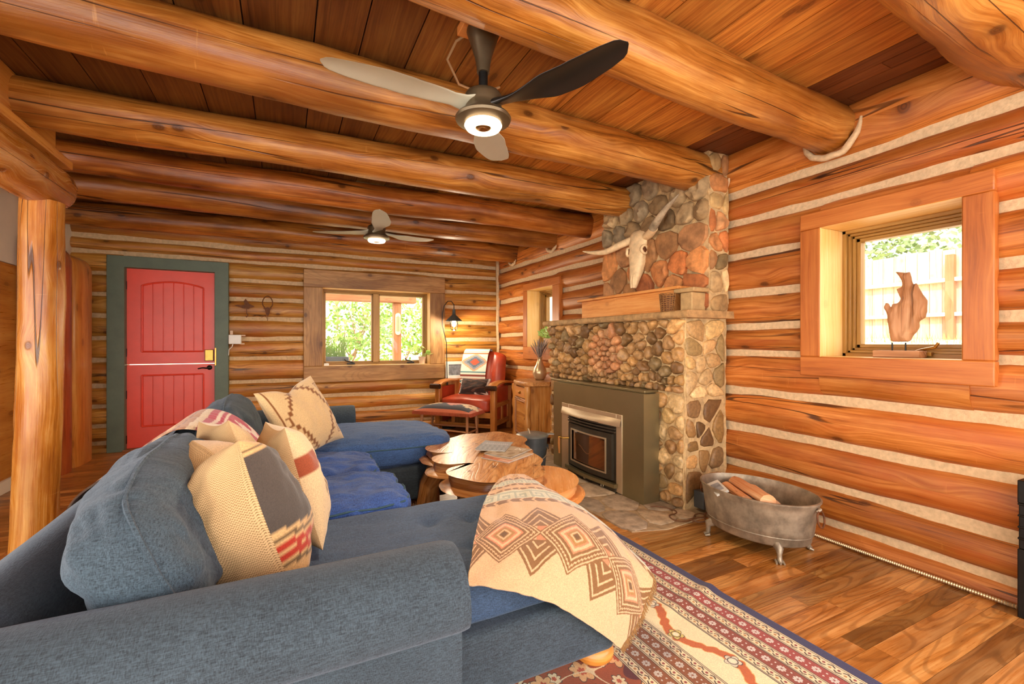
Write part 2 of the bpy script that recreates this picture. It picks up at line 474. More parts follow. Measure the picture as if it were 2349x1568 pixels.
M['rust'] = plain('rusted_iron', hx('#70401c'), .7, .2, var=.25, scale=40)
M['cord'] = plain('brown_cord', hx('#6b4324'), .6, var=.1)
M['gravel'] = plain('bright_ground', hx('#d8c9a8'), .9, var=.2, scale=1.5, bump=.3)
M['grass'] = plain('grass', hx('#9cab62'), .9, var=.35, scale=3)
M['paper'] = plain('paper', hx('#cfcabe'), .4, var=.08, scale=14)
M['screen_grey'] = plain('grey_print', hx('#8d8f93'), .4, var=.3, scale=18)
M['stone'] = attr_mat('river_stone', .55, 45, .35, .16, 0)
M['mortar'] = plain('mortar', hx('#cdab78'), .9, var=.2, scale=22, bump=.9)
M['flag'] = attr_mat('flagstone', .8, 14, .9, .2, 0)
M['weave'] = attr_mat('woven_wool', .95, 260, .35, .12, .3)
M['rug'] = attr_mat('rug_pile', .95, 300, .4, .12, .2)
M['paint'] = attr_mat('printed', .5, 60, .02, .03, 0)
def knit_mat():
    t = NT('tan_knit')
    sep = t.new('ShaderNodeSeparateXYZ'); t.link(t.coord('UV'), sep.inputs[0])
    nz = t.noise(t.coord('UV'), 30, 2)
    a = t.math('SINE', t.math('MULTIPLY_ADD', nz, 3.0, t.math('MULTIPLY', sep.outputs[0], 2 * pi * 66)))
    b = t.math('SINE', t.math('MULTIPLY_ADD', nz, 3.0, t.math('MULTIPLY', t.math('ADD', sep.outputs[1], t.math('MULTIPLY', a, .006)), 2 * pi * 90)))
    f = t.math('MULTIPLY_ADD', t.math('MULTIPLY', a, b), .5, .5)
    t.set(t.b.inputs['Base Color'], t.ramp(f, [(.1, hx('#8d6a40')), (.6, hx('#dbb380'))]))
    t.b.inputs['Roughness'].default_value = .95
    t.bump(f, .5, .006); return t.m
M['knit'] = knit_mat()
def emit(name, c, s):
    t = NT(name); t.b.inputs['Emission Color'].default_value = c; t.b.inputs['Emission Strength'].default_value = s
    t.b.inputs['Base Color'].default_value = c; return t.m
M['led'] = emit('lit_led_ring', (1, .80, .52, 1), 3.5)
M['bulb'] = emit('lit_bulb', (1, .9, .72, 1), 22)
def glass(name, tint=(1, 1, 1, 1), f=.12):
    t = NT(name)
    tr = t.new('ShaderNodeBsdfTransparent'); tr.inputs[0].default_value = tint
    gl = t.new('ShaderNodeBsdfGlossy'); gl.inputs['Roughness'].default_value = .03
    fr = t.new('ShaderNodeFresnel'); fr.inputs[0].default_value = 1.25
    mx = t.new('ShaderNodeMixShader'); t.link(t.math('MULTIPLY', fr.outputs[0], f * 5, clamp=True), mx.inputs[0])
    t.link(tr.outputs[0], mx.inputs[1]); t.link(gl.outputs[0], mx.inputs[2]); t.link(mx.outputs[0], t.out.inputs[0]); return t.m
M['glass'] = glass('window_glass')
M['lampglass'] = glass('lamp_glass', (1, .97, .9, 1), .2)
def darkglass():
    t = NT('stove_glass'); t.b.inputs['Base Color'].default_value = hx('#8a5c3a'); t.b.inputs['Roughness'].default_value = .06
    t.b.inputs['Specular IOR Level'].default_value = 1.0; t.b.inputs['Coat Weight'].default_value = 1; t.b.inputs['Coat Roughness'].default_value = .03; t.b.inputs['Metallic'].default_value = .7; return t.m
M['stoveglass'] = darkglass()
# ================================================================== SETTING
H_CEIL = 2.60

def logrow(g, pt, s0, s1, zlo, zhi, zmin=None, zmax=None, dcen=.125):
    zc, hz = (zlo + zhi) / 2, (zhi - zlo) / 2 + .004
    k_ = random.uniform(.80, 1.12); g.tone = (k_, k_ * random.uniform(.92, 1.03), k_ * random.uniform(.88, 1.05))
    n = 18; sd = random.random() * 50
    m = max(2, int((s1 - s0) / .09))
    vs = []; us = []
    for i in range(m + 1):
        s = s0 + (s1 - s0) * i / m
        wz = .012 * noise.noise(Vector((s * 1.1, sd, 0))); wd = .016 * noise.noise(Vector((s * .9, sd, 5)))
        for k in range(n):
            th = 2 * pi * k / n
            c_, s_ = cos(th), sin(th)
            r = 1 + .06 * noise.noise(Vector((s * 2.2, cos(th) + sd, sin(th)))) + .03 * noise.noise(Vector((s * 7, 2 * cos(th) + sd, 2 * sin(th))))
            d = dcen + wd - dcen * r * (abs(c_) ** .8) * (1 if c_ > 0 else -1)
            z = zc + wz + hz * r * (abs(s_) ** .72) * (1 if s_ > 0 else -1)
            if zmin is not None: z = max(z, zmin)
            if zmax is not None: z = min(z, zmax)
            vs.append(pt(s, d, z))
    fs = []; uvs = []
    ou, ov = random.random() * 30, random.random() * 30
    per = 2 * pi * .125
    for i in range(m):
        for k in range(n):
            k2 = (k + 1) % n
            fs.append((i * n + k, i * n + k2, (i + 1) * n + k2, (i + 1) * n + k))
            u0, u1 = s0 + (s1 - s0) * i / m + ou, s0 + (s1 - s0) * (i + 1) / m + ou
            v0, v1 = per * k / n + ov, per * (k + 1) / n + ov
            uvs.append([(u0, v0), (u0, v1), (u1, v1), (u1, v0)])
    for base, rev in ((0, 1), (m * n, 0)):
        fs.append(tuple(reversed(range(base, base + n))) if rev else tuple(range(base, base + n)))
        uvs.append([(.03 * k, ov) for k in range(n)])
    g.add(vs, fs, uvs, 0)

def logwall(name, pt, s0, s1, chinks, openings, mat, zb=0.0, zt=2.66):
    g = G()
    edges = [zb - .1] + sorted(chinks) + [zt]
    for a, b in zip(edges[:-1], edges[1:]):
        lo, hi = a + .014, b - .014
        if a == edges[0]: lo = a
        cuts = [o for o in openings if o[3] > lo and o[2] < hi]
        cuts.sort()
        s = s0
        for (a0, a1, z0, z1) in cuts:
            if a0 > s: logrow(g, pt, s, a0, lo, hi)
            if hi > z1 + .03: logrow(g, pt, a0, a1, lo, hi, zmin=z1)
            if lo < z0 - .03: logrow(g, pt, a0, a1, lo, hi, zmax=z0)
            s = a1
        if s < s1: logrow(g, pt, s, s1, lo, hi)
    # chinking: a lumpy mortar sheet set back between the logs
    zs = sorted(set([zb, zt] + [z for o in openings for z in o[2:4]]))
    for z0, z1 in zip(zs[:-1], zs[1:]):
        zm = (z0 + z1) / 2
        cs = sorted([o for o in openings if o[2] < zm < o[3]])
        s = s0; segs = []
        for o in cs:
            segs.append((s, o[0])); s = o[1]
        segs.append((s, s1))
        for a, b in segs:
            na = max(2, int((b - a) / .06)); nz = max(2, int((z1 - z0) / .03))
            P = []
            for i in range(na + 1):
                row = []
                for j in range(nz + 1):
                    ss = a + (b - a) * i / na; z = z0 + (z1 - z0) * j / nz
                    row.append(pt(ss, .046 + .008 * noise.noise(Vector((ss * 4, z * 9, 3))) + .003 * noise.noise(Vector((ss * 25, z * 25, 3))), z))
                P.append(row)
            g.grid(P, mi=1)
            vs = [pt(a, .26, z0), pt(b, .26, z0), pt(b, .26, z1), pt(a, .26, z1)]
            g.add(vs, [(0, 1, 2, 3)], None, 1)
    o = g.build(name, [mat, M['chink']], angle=60)
    return struct(o)

WR, WB = 2.955, 6.44
ptR = lambda s, d, z: (WR + d, s, z)
ptB = lambda s, d, z: (s, WB + d, z)
W1 = (1.003, 1.655, 1.115, 1.905)       # right window opening (y0,y1,z0,z1)
W2 = (4.78, 5.43, 1.145, 1.905)         # small right window
W4 = (-1.02, -.10, .55, 1.905)          # large window beside the camera
W3 = (.433, 1.868, .895, 1.919)         # back window (x0,x1,z0,z1)
DR = (-1.60, -.745, 0, 2.045)           # front door
ex = .02
logwall('wall_right', ptR, -1.2, 6.70, [.10, .31, .575, .845, 1.125, 1.315, 1.56, 1.835, 2.085, 2.30],
        [(o[0] - ex, o[1] + ex, o[2] - ex, o[3] + ex) for o in (W1, W2, W4)], M['log_red'])
logwall('wall_back', ptB, -2.3, 2.97, [.10, .29, .50, .72, 1.01, 1.245, 1.50, 1.735, 1.965, 2.20, 2.36],
        [(W3[0] - ex, W3[1] + ex, W3[2] - ex, W3[3] + ex), (DR[0] - .02, DR[1] + .02, 0, DR[3] + .02)], M['log'])
# lumpy caulk strip where the two log walls meet
g = G()
g.tube([(2.95 + .02 * noise.noise(Vector((z * 3, 0, 0))), 6.43 + .012 * noise.noise(Vector((z * 3, 4, 0))), z) for z in np.linspace(0, 2.6, 60)], .026, n=8, wob=.5)
struct(g.build('trim_4', M['chink']))

# ceiling: planks running front to back, each with its own tone
g = G()
x = -2.6
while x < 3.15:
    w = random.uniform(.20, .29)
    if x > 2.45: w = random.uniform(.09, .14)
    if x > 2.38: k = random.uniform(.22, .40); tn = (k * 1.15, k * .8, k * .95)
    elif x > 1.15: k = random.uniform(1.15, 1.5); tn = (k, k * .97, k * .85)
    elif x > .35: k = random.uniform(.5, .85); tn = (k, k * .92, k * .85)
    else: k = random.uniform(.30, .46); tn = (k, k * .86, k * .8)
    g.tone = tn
    y = -1.6 - random.random()
    while y < 6.8:
        ln = random.uniform(2.6, 4.5)
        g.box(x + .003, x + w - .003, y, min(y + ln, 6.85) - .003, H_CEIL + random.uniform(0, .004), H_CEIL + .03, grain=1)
        y += ln
    x += w
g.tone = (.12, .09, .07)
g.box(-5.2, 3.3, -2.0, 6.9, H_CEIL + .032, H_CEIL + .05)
struct(g.build('ceiling', M['ceil'], bevel=0, smooth=False))

# floor: oak strips running left to right
g = G()
y = -1.6; r = 0
while y < 6.75:
    w = .092
    x = -4.2 - random.random() * 1.2
    while x < 3.1:
        ln = random.uniform(.55, 1.5)
        k = random.choice([.75, .88, 1.0, 1.05, 1.1, .66, .95, .58, 1.0])
        g.tone = (k, k * random.uniform(.93, 1.0), k * random.uniform(.85, .98))
        g.box(x + .0007, min(x + ln, 3.12) - .0007, y + .0007, y + w - .0007, -.02, 0, grain=0)
        x += ln
    y += w; r += 1
g.tone = (.3, .25, .2)
g.box(-5.6, 3.3, -1.6, 6.9, -.05, -.004)
struct(g.build('floor', M['floor'], smooth=False))

# left side: plywood wainscot, white plaster above, half-round upright slabs
g = G(); g.box(-2.10, -2.02, 3.3, 5.27, .10, 1.845)
g.build('wall_left', M['slab'], bevel=.004)['kind'] = 'structure'
g = G(); g.box(-2.10, -2.025, 3.3, 5.27, 1.85, 2.60)
g.box(-2.12, -2.06, 5.2, 6.5, 0, 2.6)
struct(g.build('wall_left_upper', M['white_wall'], smooth=False))
g = G(); g.box(-2.03, -2.0, 3.3, 5.25, 0, .10)
struct(g.build('baseboard_left', M['white_wall'], bevel=.003))

def slab(y0, y1, x, h, mat, label, bulge=.10):
    g = G(); n = 10
    vs = []; zz = [0.0, .04, .3, .8, 1.3, h - .22, h - .10, h - .04, h]
    rows = []
    for z in zz:
        sh = 1.0
        if z > h - .12: sh = sqrt(max(0, 1 - ((z - (h - .12)) / .125) ** 2)) * .75 + .25
        row = []
        for k in range(n + 1):
            th = pi * k / n
            yy = (y0 + y1) / 2 - (y1 - y0) / 2 * cos(th)
            xx = x + bulge * (sin(th) ** .55) * sh
            row.append((xx, yy, z + .0))
        rows.append(row)
    nz = len(rows); w = y1 - y0; ou = random.random() * 20
    vs = [p for r_ in rows for p in r_]
    fs = []; uvs = []
    for i in range(nz - 1):
        for k in range(n):
            fs.append((i * (n + 1) + k, i * (n + 1) + k + 1, (i + 1) * (n + 1) + k + 1, (i + 1) * (n + 1) + k))
            uvs.append([(zz[i] + ou, w * 1.3 * k / n), (zz[i] + ou, w * 1.3 * (k + 1) / n), (zz[i + 1] + ou, w * 1.3 * (k + 1) / n), (zz[i + 1] + ou, w * 1.3 * k / n)])
    b = len(vs)
    fs.append(tuple(range((nz - 1) * (n + 1), nz * (n + 1)))); uvs.append([(.1 * k, 0) for k in range(n + 1)])
    fs.append((0, (nz - 1) * (n + 1), nz * (n + 1) - 1, n)); uvs.append([(0, 0)] * 4)
    g.add(vs, fs, uvs)
    o = g.build('upright_log_slab', mat, angle=60)
    return tag(o, label, 'log slab', 'upright rounded log slabs beside the front door')
slab(5.74, 6.25, -1.90, 2.04, M['slab'], 'widest pale orange half-round upright log slab, right next to the door wall', .12)
slab(5.45, 5.74, -1.88, 2.06, M['slab_red'], 'reddish brown narrow half-round upright log slab in the middle', .09)
slab(5.26, 5.45, -1.89, 2.06, M['slab'], 'orange upright log slab partly hidden by the round post', .10)

# ceiling beams: one peeled log each
def beam(y0, y1, r0, r1, x0, x1, label, zc=2.48, wob=.14, dz=0.0, mat='beam', sag=0, tone=(1, 1, 1)):
    g = G(); g.tone = tone; n = 46; sd = random.random() * 50
    pts = []; rad = []
    for i in range(n):
        t = i / (n - 1); x = x0 + (x1 - x0) * t
        pts.append((x, y0 + (y1 - y0) * t + .02 * noise.noise(Vector((x * .8, sd, 0))), zc + dz * t + sag * sin(pi * t) + .014 * noise.noise(Vector((x * .9, sd, 3)))))
        rad.append(r0 + (r1 - r0) * t)
    g.tube(pts, rad, n=28, wob=wob)
    o = g.build('ceiling_beam', M[mat], angle=70)
    return tag(o, label, 'beam', 'peeled log ceiling beams')
beam(.68, .75, .15, .16, -1.2, 3.0, 'nearest peeled log beam, cut off by the top right corner', wob=.22)
b1 = beam(1.40, 1.61, .126, .136, -1.6, 2.985, 'thick pale peeled log beam behind the big fan, ending above the right window', wob=.10)
beam(2.29, 2.46, .13, .14, -2.4, 2.985, 'peeled log beam crossing behind the hub of the big ceiling fan')
beam(3.34, 3.25, .122, .13, -2.4, 2.96, 'peeled log beam that ends above the cattle skull')
beam(4.19, 4.10, .108, .125, -1.75, 2.98, 'reddish peeled log beam, fourth from the front', tone=(.90, .70, .62))
beam(4.83, 4.82, .118, .122, -1.9, 2.98, 'dark peeled log beam above the small ceiling fan, second from the back wall', tone=(.74, .64, .58))
beam(5.98, 5.90, .12, .13, -2.0, 2.98, 'rearmost peeled log beam, close to the door wall', zc=2.49, tone=(.86, .78, .70))
# mortar collars where beams enter the wall
def collar(y, r, label, a0=.95, a1=2.2):
    g = G(); pts = []
    n = 22
    for i in range(n):
        a = pi * (a0 + (a1 - a0) * i / (n - 1))
        rr = r + .02 + .012 * noise.noise(Vector((i * .6, y, 0)))
        pts.append((2.945 + .01 * noise.noise(Vector((i * .5, 0, y))), y + rr * cos(a), 2.47 + rr * sin(a)))
    rad = [.004 + .017 * sin(pi * (i + .5) / n) ** .6 for i in range(n)]
    g.tube(pts, rad, n=8, wob=.5)
    return tag(g.build('mortar_collar', M['chink'], angle=70), label, 'mortar')
collar(1.60, .135, 'crescent of pale mortar around the end of the thick pale beam')
collar(2.46, .14, 'pale mortar packed under the beam end next to the chimney', 1.1, 1.9)
collar(4.83, .12, 'pale mortar wedge at the dark beam end near the small window', 1.2, 1.9)
collar(5.92, .12, 'pale mortar wedge where the rearmost beam meets the right wall', 1.2, 1.8)

# left: round post, plate log on it and the board between plate and beams
g = G(); n = 34
g.tube([(-1.315 + .022 * z + .008 * sin(z * 2.2), 3.62 + .008 * cos(z * 3), z) for z in np.linspace(0, 2.03, n)], [.106 - .012 * i / n for i in range(n)], n=26, wob=.12)
tag(g.build('round_log_post', M['post'], angle=70), 'upright peeled log post with glossy scraped patches behind the sofa', 'post')
g = G(); ys = list(np.linspace(1.6, 3.80, 24)); rr = [.135] * 20 + [.132, .122, .10, .06]
ys[20:] = [3.74, 3.80, 3.85, 3.88]
g.tube([(-1.30 + .01 * noise.noise(Vector((y, 0, 0))), y, 2.145) for y in ys], rr, n=26, wob=.08)
tag(g.build('plate_log', M['post'], angle=70), 'short horizontal log resting on top of the round post at the left edge', 'log')
g = G(); g.box(-1.40, -1.20, 1.6, 3.80, 2.284, 2.335, grain=1)
g.box(-1.30, -1.26, 1.6, 3.74, 2.336, 2.60, grain=1)
tag(g.build('header_board', M['slab'], bevel=.004), 'smooth orange header board lying on the horizontal log at the left edge', 'board')

# ------------------------------------------------------------------ windows
def window(n, plane, op, out, mats, depth, casing, mull=0, frame_w=.05, crank=None, fs=1.0):
    """plane 'R' or 'B'; casing = (s0,s1,z0,z1) outer"""
    P = (lambda s, d, z: (WR + d, s, z)) if plane == 'R' else (lambda s, d, z: (s, WB + d, z))
    def bx(g, s0, s1, d0, d1, z0, z1, mi=0, grain=None):
        a, b = P(s0, d0, z0), P(s1, d1, z1)
        gr = None
        if grain == 's': gr = 1 if plane == 'R' else 0
        if grain == 'z': gr = 2
        g.box(min(a[0], b[0]), max(a[0], b[0]), min(a[1], b[1]), max(a[1], b[1]), z0, z1, mi, gr)
    root = bpy.data.objects.new('window_%d' % n, None); COL.objects.link(root); struct(root)
    s0, s1, z0, z1 = op; c0, c1, e0, e1 = casing
    g = G()
    f = -.03; k = .025
    bx(g, c0, c1, f, k, z1, e1, grain='s'); bx(g, c0, c1, f, k, e0, z0, grain='s')
    bx(g, c0, s0, f, k, z0, z1, grain='z'); bx(g, s1, c1, f, k, z0, z1, grain='z')
    struct(g.build('window_casing', mats[0], root, bevel=.006))
    g = G(); t = .02
    bx(g, s0 - t, s0 + .001, f + .004, depth, z0, z1, grain='z'); bx(g, s1 - .001, s1 + t, f + .004, depth, z0, z1, grain='z')
    bx(g, s0, s1, f + .004, depth, z1 - .001, z1 + t, grain='s'); bx(g, s0, s1, f + .004, depth, z0 - t, z0 + .001, grain='s')
    struct(g.build('window_jamb', mats[1], root, bevel=.003))
    # stepped frame
    g = G()
    steps = [(0, depth - .09, .022 * fs), (.022 * fs, depth - .07, .016 * fs), (.038 * fs, depth - .05, .016 * fs)]
    for (i0, d, w) in steps:
        a0, a1, b0, b1 = s0 + i0, s1 - i0, z0 + i0, z1 - i0
        bx(g, a0, a0 + w, d, depth + .04, b0, b1); bx(g, a1 - w, a1, d, depth + .04, b0, b1)
        bx(g, a0, a1, d, depth + .04, b1 - w, b1); bx(g, a0, a1, d, depth + .04, b0, b0 + w)
    i0 = .054 * fs
    if mull: bx(g, mull - .04, mull + .04, depth - .06, depth + .04, z0 + i0, z1 - i0)
    struct(g.build('window_frame', mats[2], root, bevel=.003))
    spans = [(s0 + i0, s1 - i0)] if not mull else [(s0 + i0, mull - .04), (mull + .04, s1 - i0)]
    for (a0, a1) in spans:
        b0, b1 = z0 + i0, z1 - i0; w = frame_w
        g = G(); d0, d1 = depth - .035, depth + .02
        bx(g, a0, a0 + w, d0, d1, b0, b1); bx(g, a1 - w, a1, d0, d1, b0, b1); bx(g, a0, a1, d0, d1, b1 - w, b1); bx(g, a0, a1, d0, d1, b0, b0 + w)
        sash = g.build('window_sash', mats[2], root, bevel=.003); struct(sash)
        g = G(); bx(g, a0 + w - .004, a1 - w + .004, depth - .004, depth, b0 + w - .004, b1 - w + .004)
        pn = g.build('window_pane', M['glass'], sash, smooth=False); struct(pn)
    if crank:
        for c in crank:
            g = G()
            p0 = P(c[0], depth - .10, z0 + .022)
            g.rbox((p0[0], p0[1], p0[2]), (.03, .10, .02) if plane == 'R' else (.10, .03, .02))
            q = [P(c[0] + .03, depth - .11, z0 + .03), P(c[0] - .01, depth - .12, z0 + .045), P(c[0] - .07, depth - .125, z0 + .06), P(c[0] - .085, depth - .125, z0 + .085)]
            g.tube(q, .008, n=8)
            h = g.build('window_crank', c[1], root); struct(h)
    return root
window(1, 'R', W1, 1, (M['casing'], M['jamb'], M['sash']), .30, (.888, 1.776, .995, 2.008), frame_w=.022, crank=[(1.25, M['brass'])])
window(2, 'R', W2, 1, (M['casing'], M['jamb'], M['sash']), .26, (4.62, 5.547, .98, 2.0), frame_w=.03)
window(4, 'R', W4, 1, (M['casing'], M['jamb'], M['sash']), .30, (-1.13, .01, .44, 2.01), frame_w=.03)
window(3, 'B', W3, 1, (M['casing_pale'], M['jamb'], M['sash']), .22, (.205, 2.092, .681, 2.148), mull=1.14, frame_w=.018, fs=.62, crank=[(.80, M['blackmetal']), (1.62, M['blackmetal'])])

# ------------------------------------------------------------------ red dutch door
door = bpy.data.objects.new('door_1', None); COL.objects.link(door); struct(door)
g = G(); x0, x1 = -1.588, -.757
YD = WB + .02
g.box(-1.745, x0 - .003, WB - .05, WB + .10, 0, 2.04); g.box(x1 + .003, -.613, WB - .05, WB + .10, 0, 2.04)
g.box(-1.745, -.613, WB - .05, WB + .10, 2.033, 2.158)
struct(g.build('door_frame', M['green_trim'], door, bevel=.004))
def leaf(za, zb, arch, name):
    """one half of the door with a raised-frame beadboard panel"""
    g = G(); st = .135
    a0, a1 = x0 + st, x1 - .115
    b0, b1 = za + (.14 if za > .5 else .24), zb - (.13 if arch else .12)
    if not arch: b0 = za + .235
    rise = .055 if arch else 0
    n = 14
    top = [(a0 + (a1 - a0) * i / n, b1 - rise + rise * sin(pi * i / n) ** .8 if arch else b1) for i in range(n + 1)]
    # surround built as strips so the panel sits back
    g.box(x0, a0, YD, YD + .04, za, zb); g.box(a1, x1, YD, YD + .04, za, zb); g.box(a0, a1, YD, YD + .04, za, b0)
    for i in range(n):
        (p, zp), (q, zq) = top[i], top[i + 1]
        vs = [(p, YD, zp), (q, YD, zq), (q, YD, zb), (p, YD, zb), (p, YD + .04, zp), (q, YD + .04, zq), (q, YD + .04, zb), (p, YD + .04, zb)]
        g.add(vs, [(0, 1, 2, 3), (7, 6, 5, 4), (0, 4, 5, 1), (2, 6, 7, 3)])
    L = g.build(name, M['red_door'], door, smooth=False); struct(L)
    g = G(); nb = 6
    for i in range(nb):
        p, q = a0 + (a1 - a0) * i / nb, a0 + (a1 - a0) * (i + 1) / nb
        g.box(p + .003, q - .003, YD + .014, YD + .035, b0 + .001, b1 + .002)
    g.box(a0, a1, YD + .022, YD + .036, b0, b1)
    struct(g.build('door_panel', M['red_door'], L, bevel=.003))
    g = G()
    loop = [(a0, b0)] + [(a0, b1 - rise)] + top[1:-1] + [(a1, b1 - rise), (a1, b0)]
    path = [(p, YD - .002, z) for p, z in loop]
    for i in range(len(path)):
        a, b = path[i], path[(i + 1) % len(path)]
        g.tube([a, b], .009, n=8)
    struct(g.build('door_molding', M['red_door'], L))
    return L
leaf(.020, .950, False, 'door_lower_leaf')
leaf(.958, 2.030, True, 'door_upper_leaf')
g = G()
for z in (.12, .62, 1.09, 1.84): g.tube([(x0 - .004, YD - .006, z - .045), (x0 - .004, YD - .006, z + .045)], .008, n=8)
struct(g.build('door_hinge', M['blackmetal'], door))
g = G(); g.lathe([(.0, 0), (.026, 0), (.028, .004), (.018, .012), (.0, .014)], 16)
hnd = g.build('door_handle', M['blackmetal'], door); hnd.location = (x1 - .055, YD, .905); hnd.rotation_euler = (radians(90), 0, 0); struct(hnd)
g = G(); g.tube([(x1 - .055, YD - .03, .905), (x1 - .08, YD - .045, .90), (x1 - .12, YD - .045, .905), (x1 - .165, YD - .04, .895)], [.011, .009, .008, .007], n=8)
struct(g.build('door_handle_lever', M['blackmetal'], door))
g = G(); g.box(x1 - .10, x1 - .012, YD - .03, YD, .985, 1.12)
struct(g.build('door_lock', M['brass'], door, bevel=.006))
g = G(); g.box(x1 + .005, x1 + .022, WB - .06, WB - .045, .93, 1.14)
struct(g.build('door_strike', M['brass'], door, bevel=.002))
g = G(); g.box(x0 - .02, x1 + .02, WB - .06, WB + .12, 0, .018)
struct(g.build('door_threshold', M['porch'], door, bevel=.004))
# ================================================================== SOFA
def cushion(name, size, center, mat, parent, e=5.0, ez=2.6, n=22, crown=.12, lump=.012, rot=(0, 0, 0), sag=0.0, crease=0.0, creaseaxis=0):
    """rounded upholstery block: superellipsoid with a crowned top and soft lumps"""
    g = G()
    R = Matrix.Rotation(rot[2], 3, 'Z') @ Matrix.Rotation(rot[1], 3, 'Y') @ Matrix.Rotation(rot[0], 3, 'X')
    sd = random.random() * 50
    sx, sy, sz = size
    cache = {}
    def pt(p):
        k = (round(p[0], 5), round(p[1], 5), round(p[2], 5))
        if k in cache: return cache[k]
        x, y, z = p
        m = max(abs(x), abs(y), abs(z))
        q = (abs(x) ** e + abs(y) ** e + abs(z) ** e) ** (1 / e)
        q2 = (abs(x) ** ez + abs(y) ** ez + abs(z) ** ez) ** (1 / ez)
        f = m / q
        X, Y, Z = x * f, y * f, z * f
        cr = 1 + crown * max(0, (1 - x * x)) * max(0, (1 - y * y)) - crown * .3
        Z *= cr
        V = Vector((X * sx / 2, Y * sy / 2, Z * sz / 2))
        nrm = Vector((X / sx, Y / sy, Z / sz)).normalized()
        d = lump * noise.noise(V * 6 + Vector((sd, 0, 0))) + lump * .5 * noise.noise(V * 14 + Vector((sd, 5, 0)))
        if crease:
            w = V.copy()
            if creaseaxis == 0: w = Vector((V.x * 4, V.y * 22, V.z * 10))
            else: w = Vector((V.x * 22, V.y * 4, V.z * 10))
            a = noise.noise(w + Vector((sd, sd, 0)) + Vector((0, 1, 0)) * 2.5 * noise.noise(V * 5))
            d += crease * (abs(a) * 1.6 - .35)
        V = V + nrm * d
        if sag: V.z -= sag * (1 - x * x) * (1 - y * y) * (1 if z > 0 else 0)
        V = R @ V + Vector(center)
        cache[k] = tuple(V); return cache[k]
    warpf = lambda t: sin(t * pi / 2 * .92) / sin(pi / 2 * .92)
    T = [warpf(-1 + 2 * i / n) for i in range(n + 1)]
    index = {}
    vs = []; fs = []; uvs = []
    def vid(p):
        k = (round(p[0], 5), round(p[1], 5), round(p[2], 5))
        if k not in index:
            index[k] = len(vs); vs.append(pt(p))
        return index[k]
    for ax in range(3):
        for sgn in (-1, 1):
            for i in range(n):
                for j in range(n):
                    q = []
                    for (a, b) in ((i, j), (i + 1, j), (i + 1, j + 1), (i, j + 1)):
                        p = [0, 0, 0]; p[ax] = sgn; p[(ax + 1) % 3] = T[a]; p[(ax + 2) % 3] = T[b]
                        q.append(vid(tuple(p)))
                    fs.append(q if sgn > 0 else q[::-1]); uvs.append([(0, 0)] * 4)
    g.add(vs, fs, uvs)
    o = g.build(name, mat, parent, angle=180)
    def ring(z, name='piping', r=.005):
        """piping cord along the seam at local height z"""
        g = G(); pts = []
        m = 48
        for i in range(m + 1):
            th = 2 * pi * i / m
            cx_, sy_ = cos(th), sin(th)
            q = max(abs(cx_), abs(sy_)); x, y = cx_ / q, sy_ / q
            pts.append(Vector(pt((x * .999, y * .999, z))))
        g.tube(pts, r, n=6, cap=False)
        return g.build(name, M['piping'], o)
    def ringx(c, r=.005):
        g = G(); pts = []
        for i in range(65):
            th = 2 * pi * i / 64
            a_, b_ = cos(th), sin(th); q = max(abs(a_), abs(b_))
            pts.append(Vector(pt((c, a_ / q, b_ / q))))
        g.tube(pts, r, n=6, cap=False)
        return g.build('piping', mat, o)
    ring.x = ringx
    return o, ring

sofa = thing('sectional_sofa', 'big blue U-shaped sectional sofa with a chaise at both ends in the foreground', 'sofa', (.2, 2.6, 0))
def P_(o):  # parts are modelled in room coordinates; move them under the empty
    o.location = (o.location[0] - .2, o.location[1] - 2.6, o.location[2]); return o

def roll(name, prof, ax, a, b, mat, n=26, endcap=True, ripple=.004):
    """profile [(across, z)] swept along axis ax from a to b, puffed at its ends"""
    g = G(); rows = []
    cxp = sum(p[0] for p in prof) / len(prof); czp = sum(p[1] for p in prof) / len(prof)
    ts = [0, .004, .012, .028] + list(np.linspace(.05, .95, n)) + [.972, .988, .996, 1]
    for t in ts:
        s = a + (b - a) * t
        L = abs(b - a); dd = min(t, 1 - t) * L
        k = 1 - .05 * max(0, 1 - dd / .035) ** 2
        row = []
        for (c, z) in prof:
            w = ripple * noise.noise(Vector((s * 6, c * 8, z * 8)))
            cc, zz = cxp + (c - cxp) * (k + w * 4), czp + (z - czp) * (k + w * 2) if z > .1 else z
            row.append((s, cc, zz) if ax == 'x' else (cc, s, zz))
        rows.append(row)
    g.grid(rows)
    m = len(prof)
    g.add(rows[0], [tuple(range(m))], None); g.add(rows[-1], [tuple(reversed(range(m)))], None)
    return g.build(name, mat, sofa, angle=50)

def arcp(cx, cz, r, a0, a1, n=12, rz=None):
    return [(cx + r * cos(radians(a0 + (a1 - a0) * i / n)), cz + (rz or r) * sin(radians(a0 + (a1 - a0) * i / n))) for i in range(n + 1)]

# near arm: fat rolled top overhanging a flat side panel
profA = [(1.285, .06), (1.285, .40)] + arcp(1.155, .545, .125, 0, 180, 14) + arcp(1.075, .53, .045, 180, 260, 5) + [(1.10, .47), (1.10, .06)]
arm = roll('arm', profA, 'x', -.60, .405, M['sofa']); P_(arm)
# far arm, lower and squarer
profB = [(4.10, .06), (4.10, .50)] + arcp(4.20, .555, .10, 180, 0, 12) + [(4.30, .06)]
P_(roll('arm', profB, 'x', -.45, .54, M['sofa']))
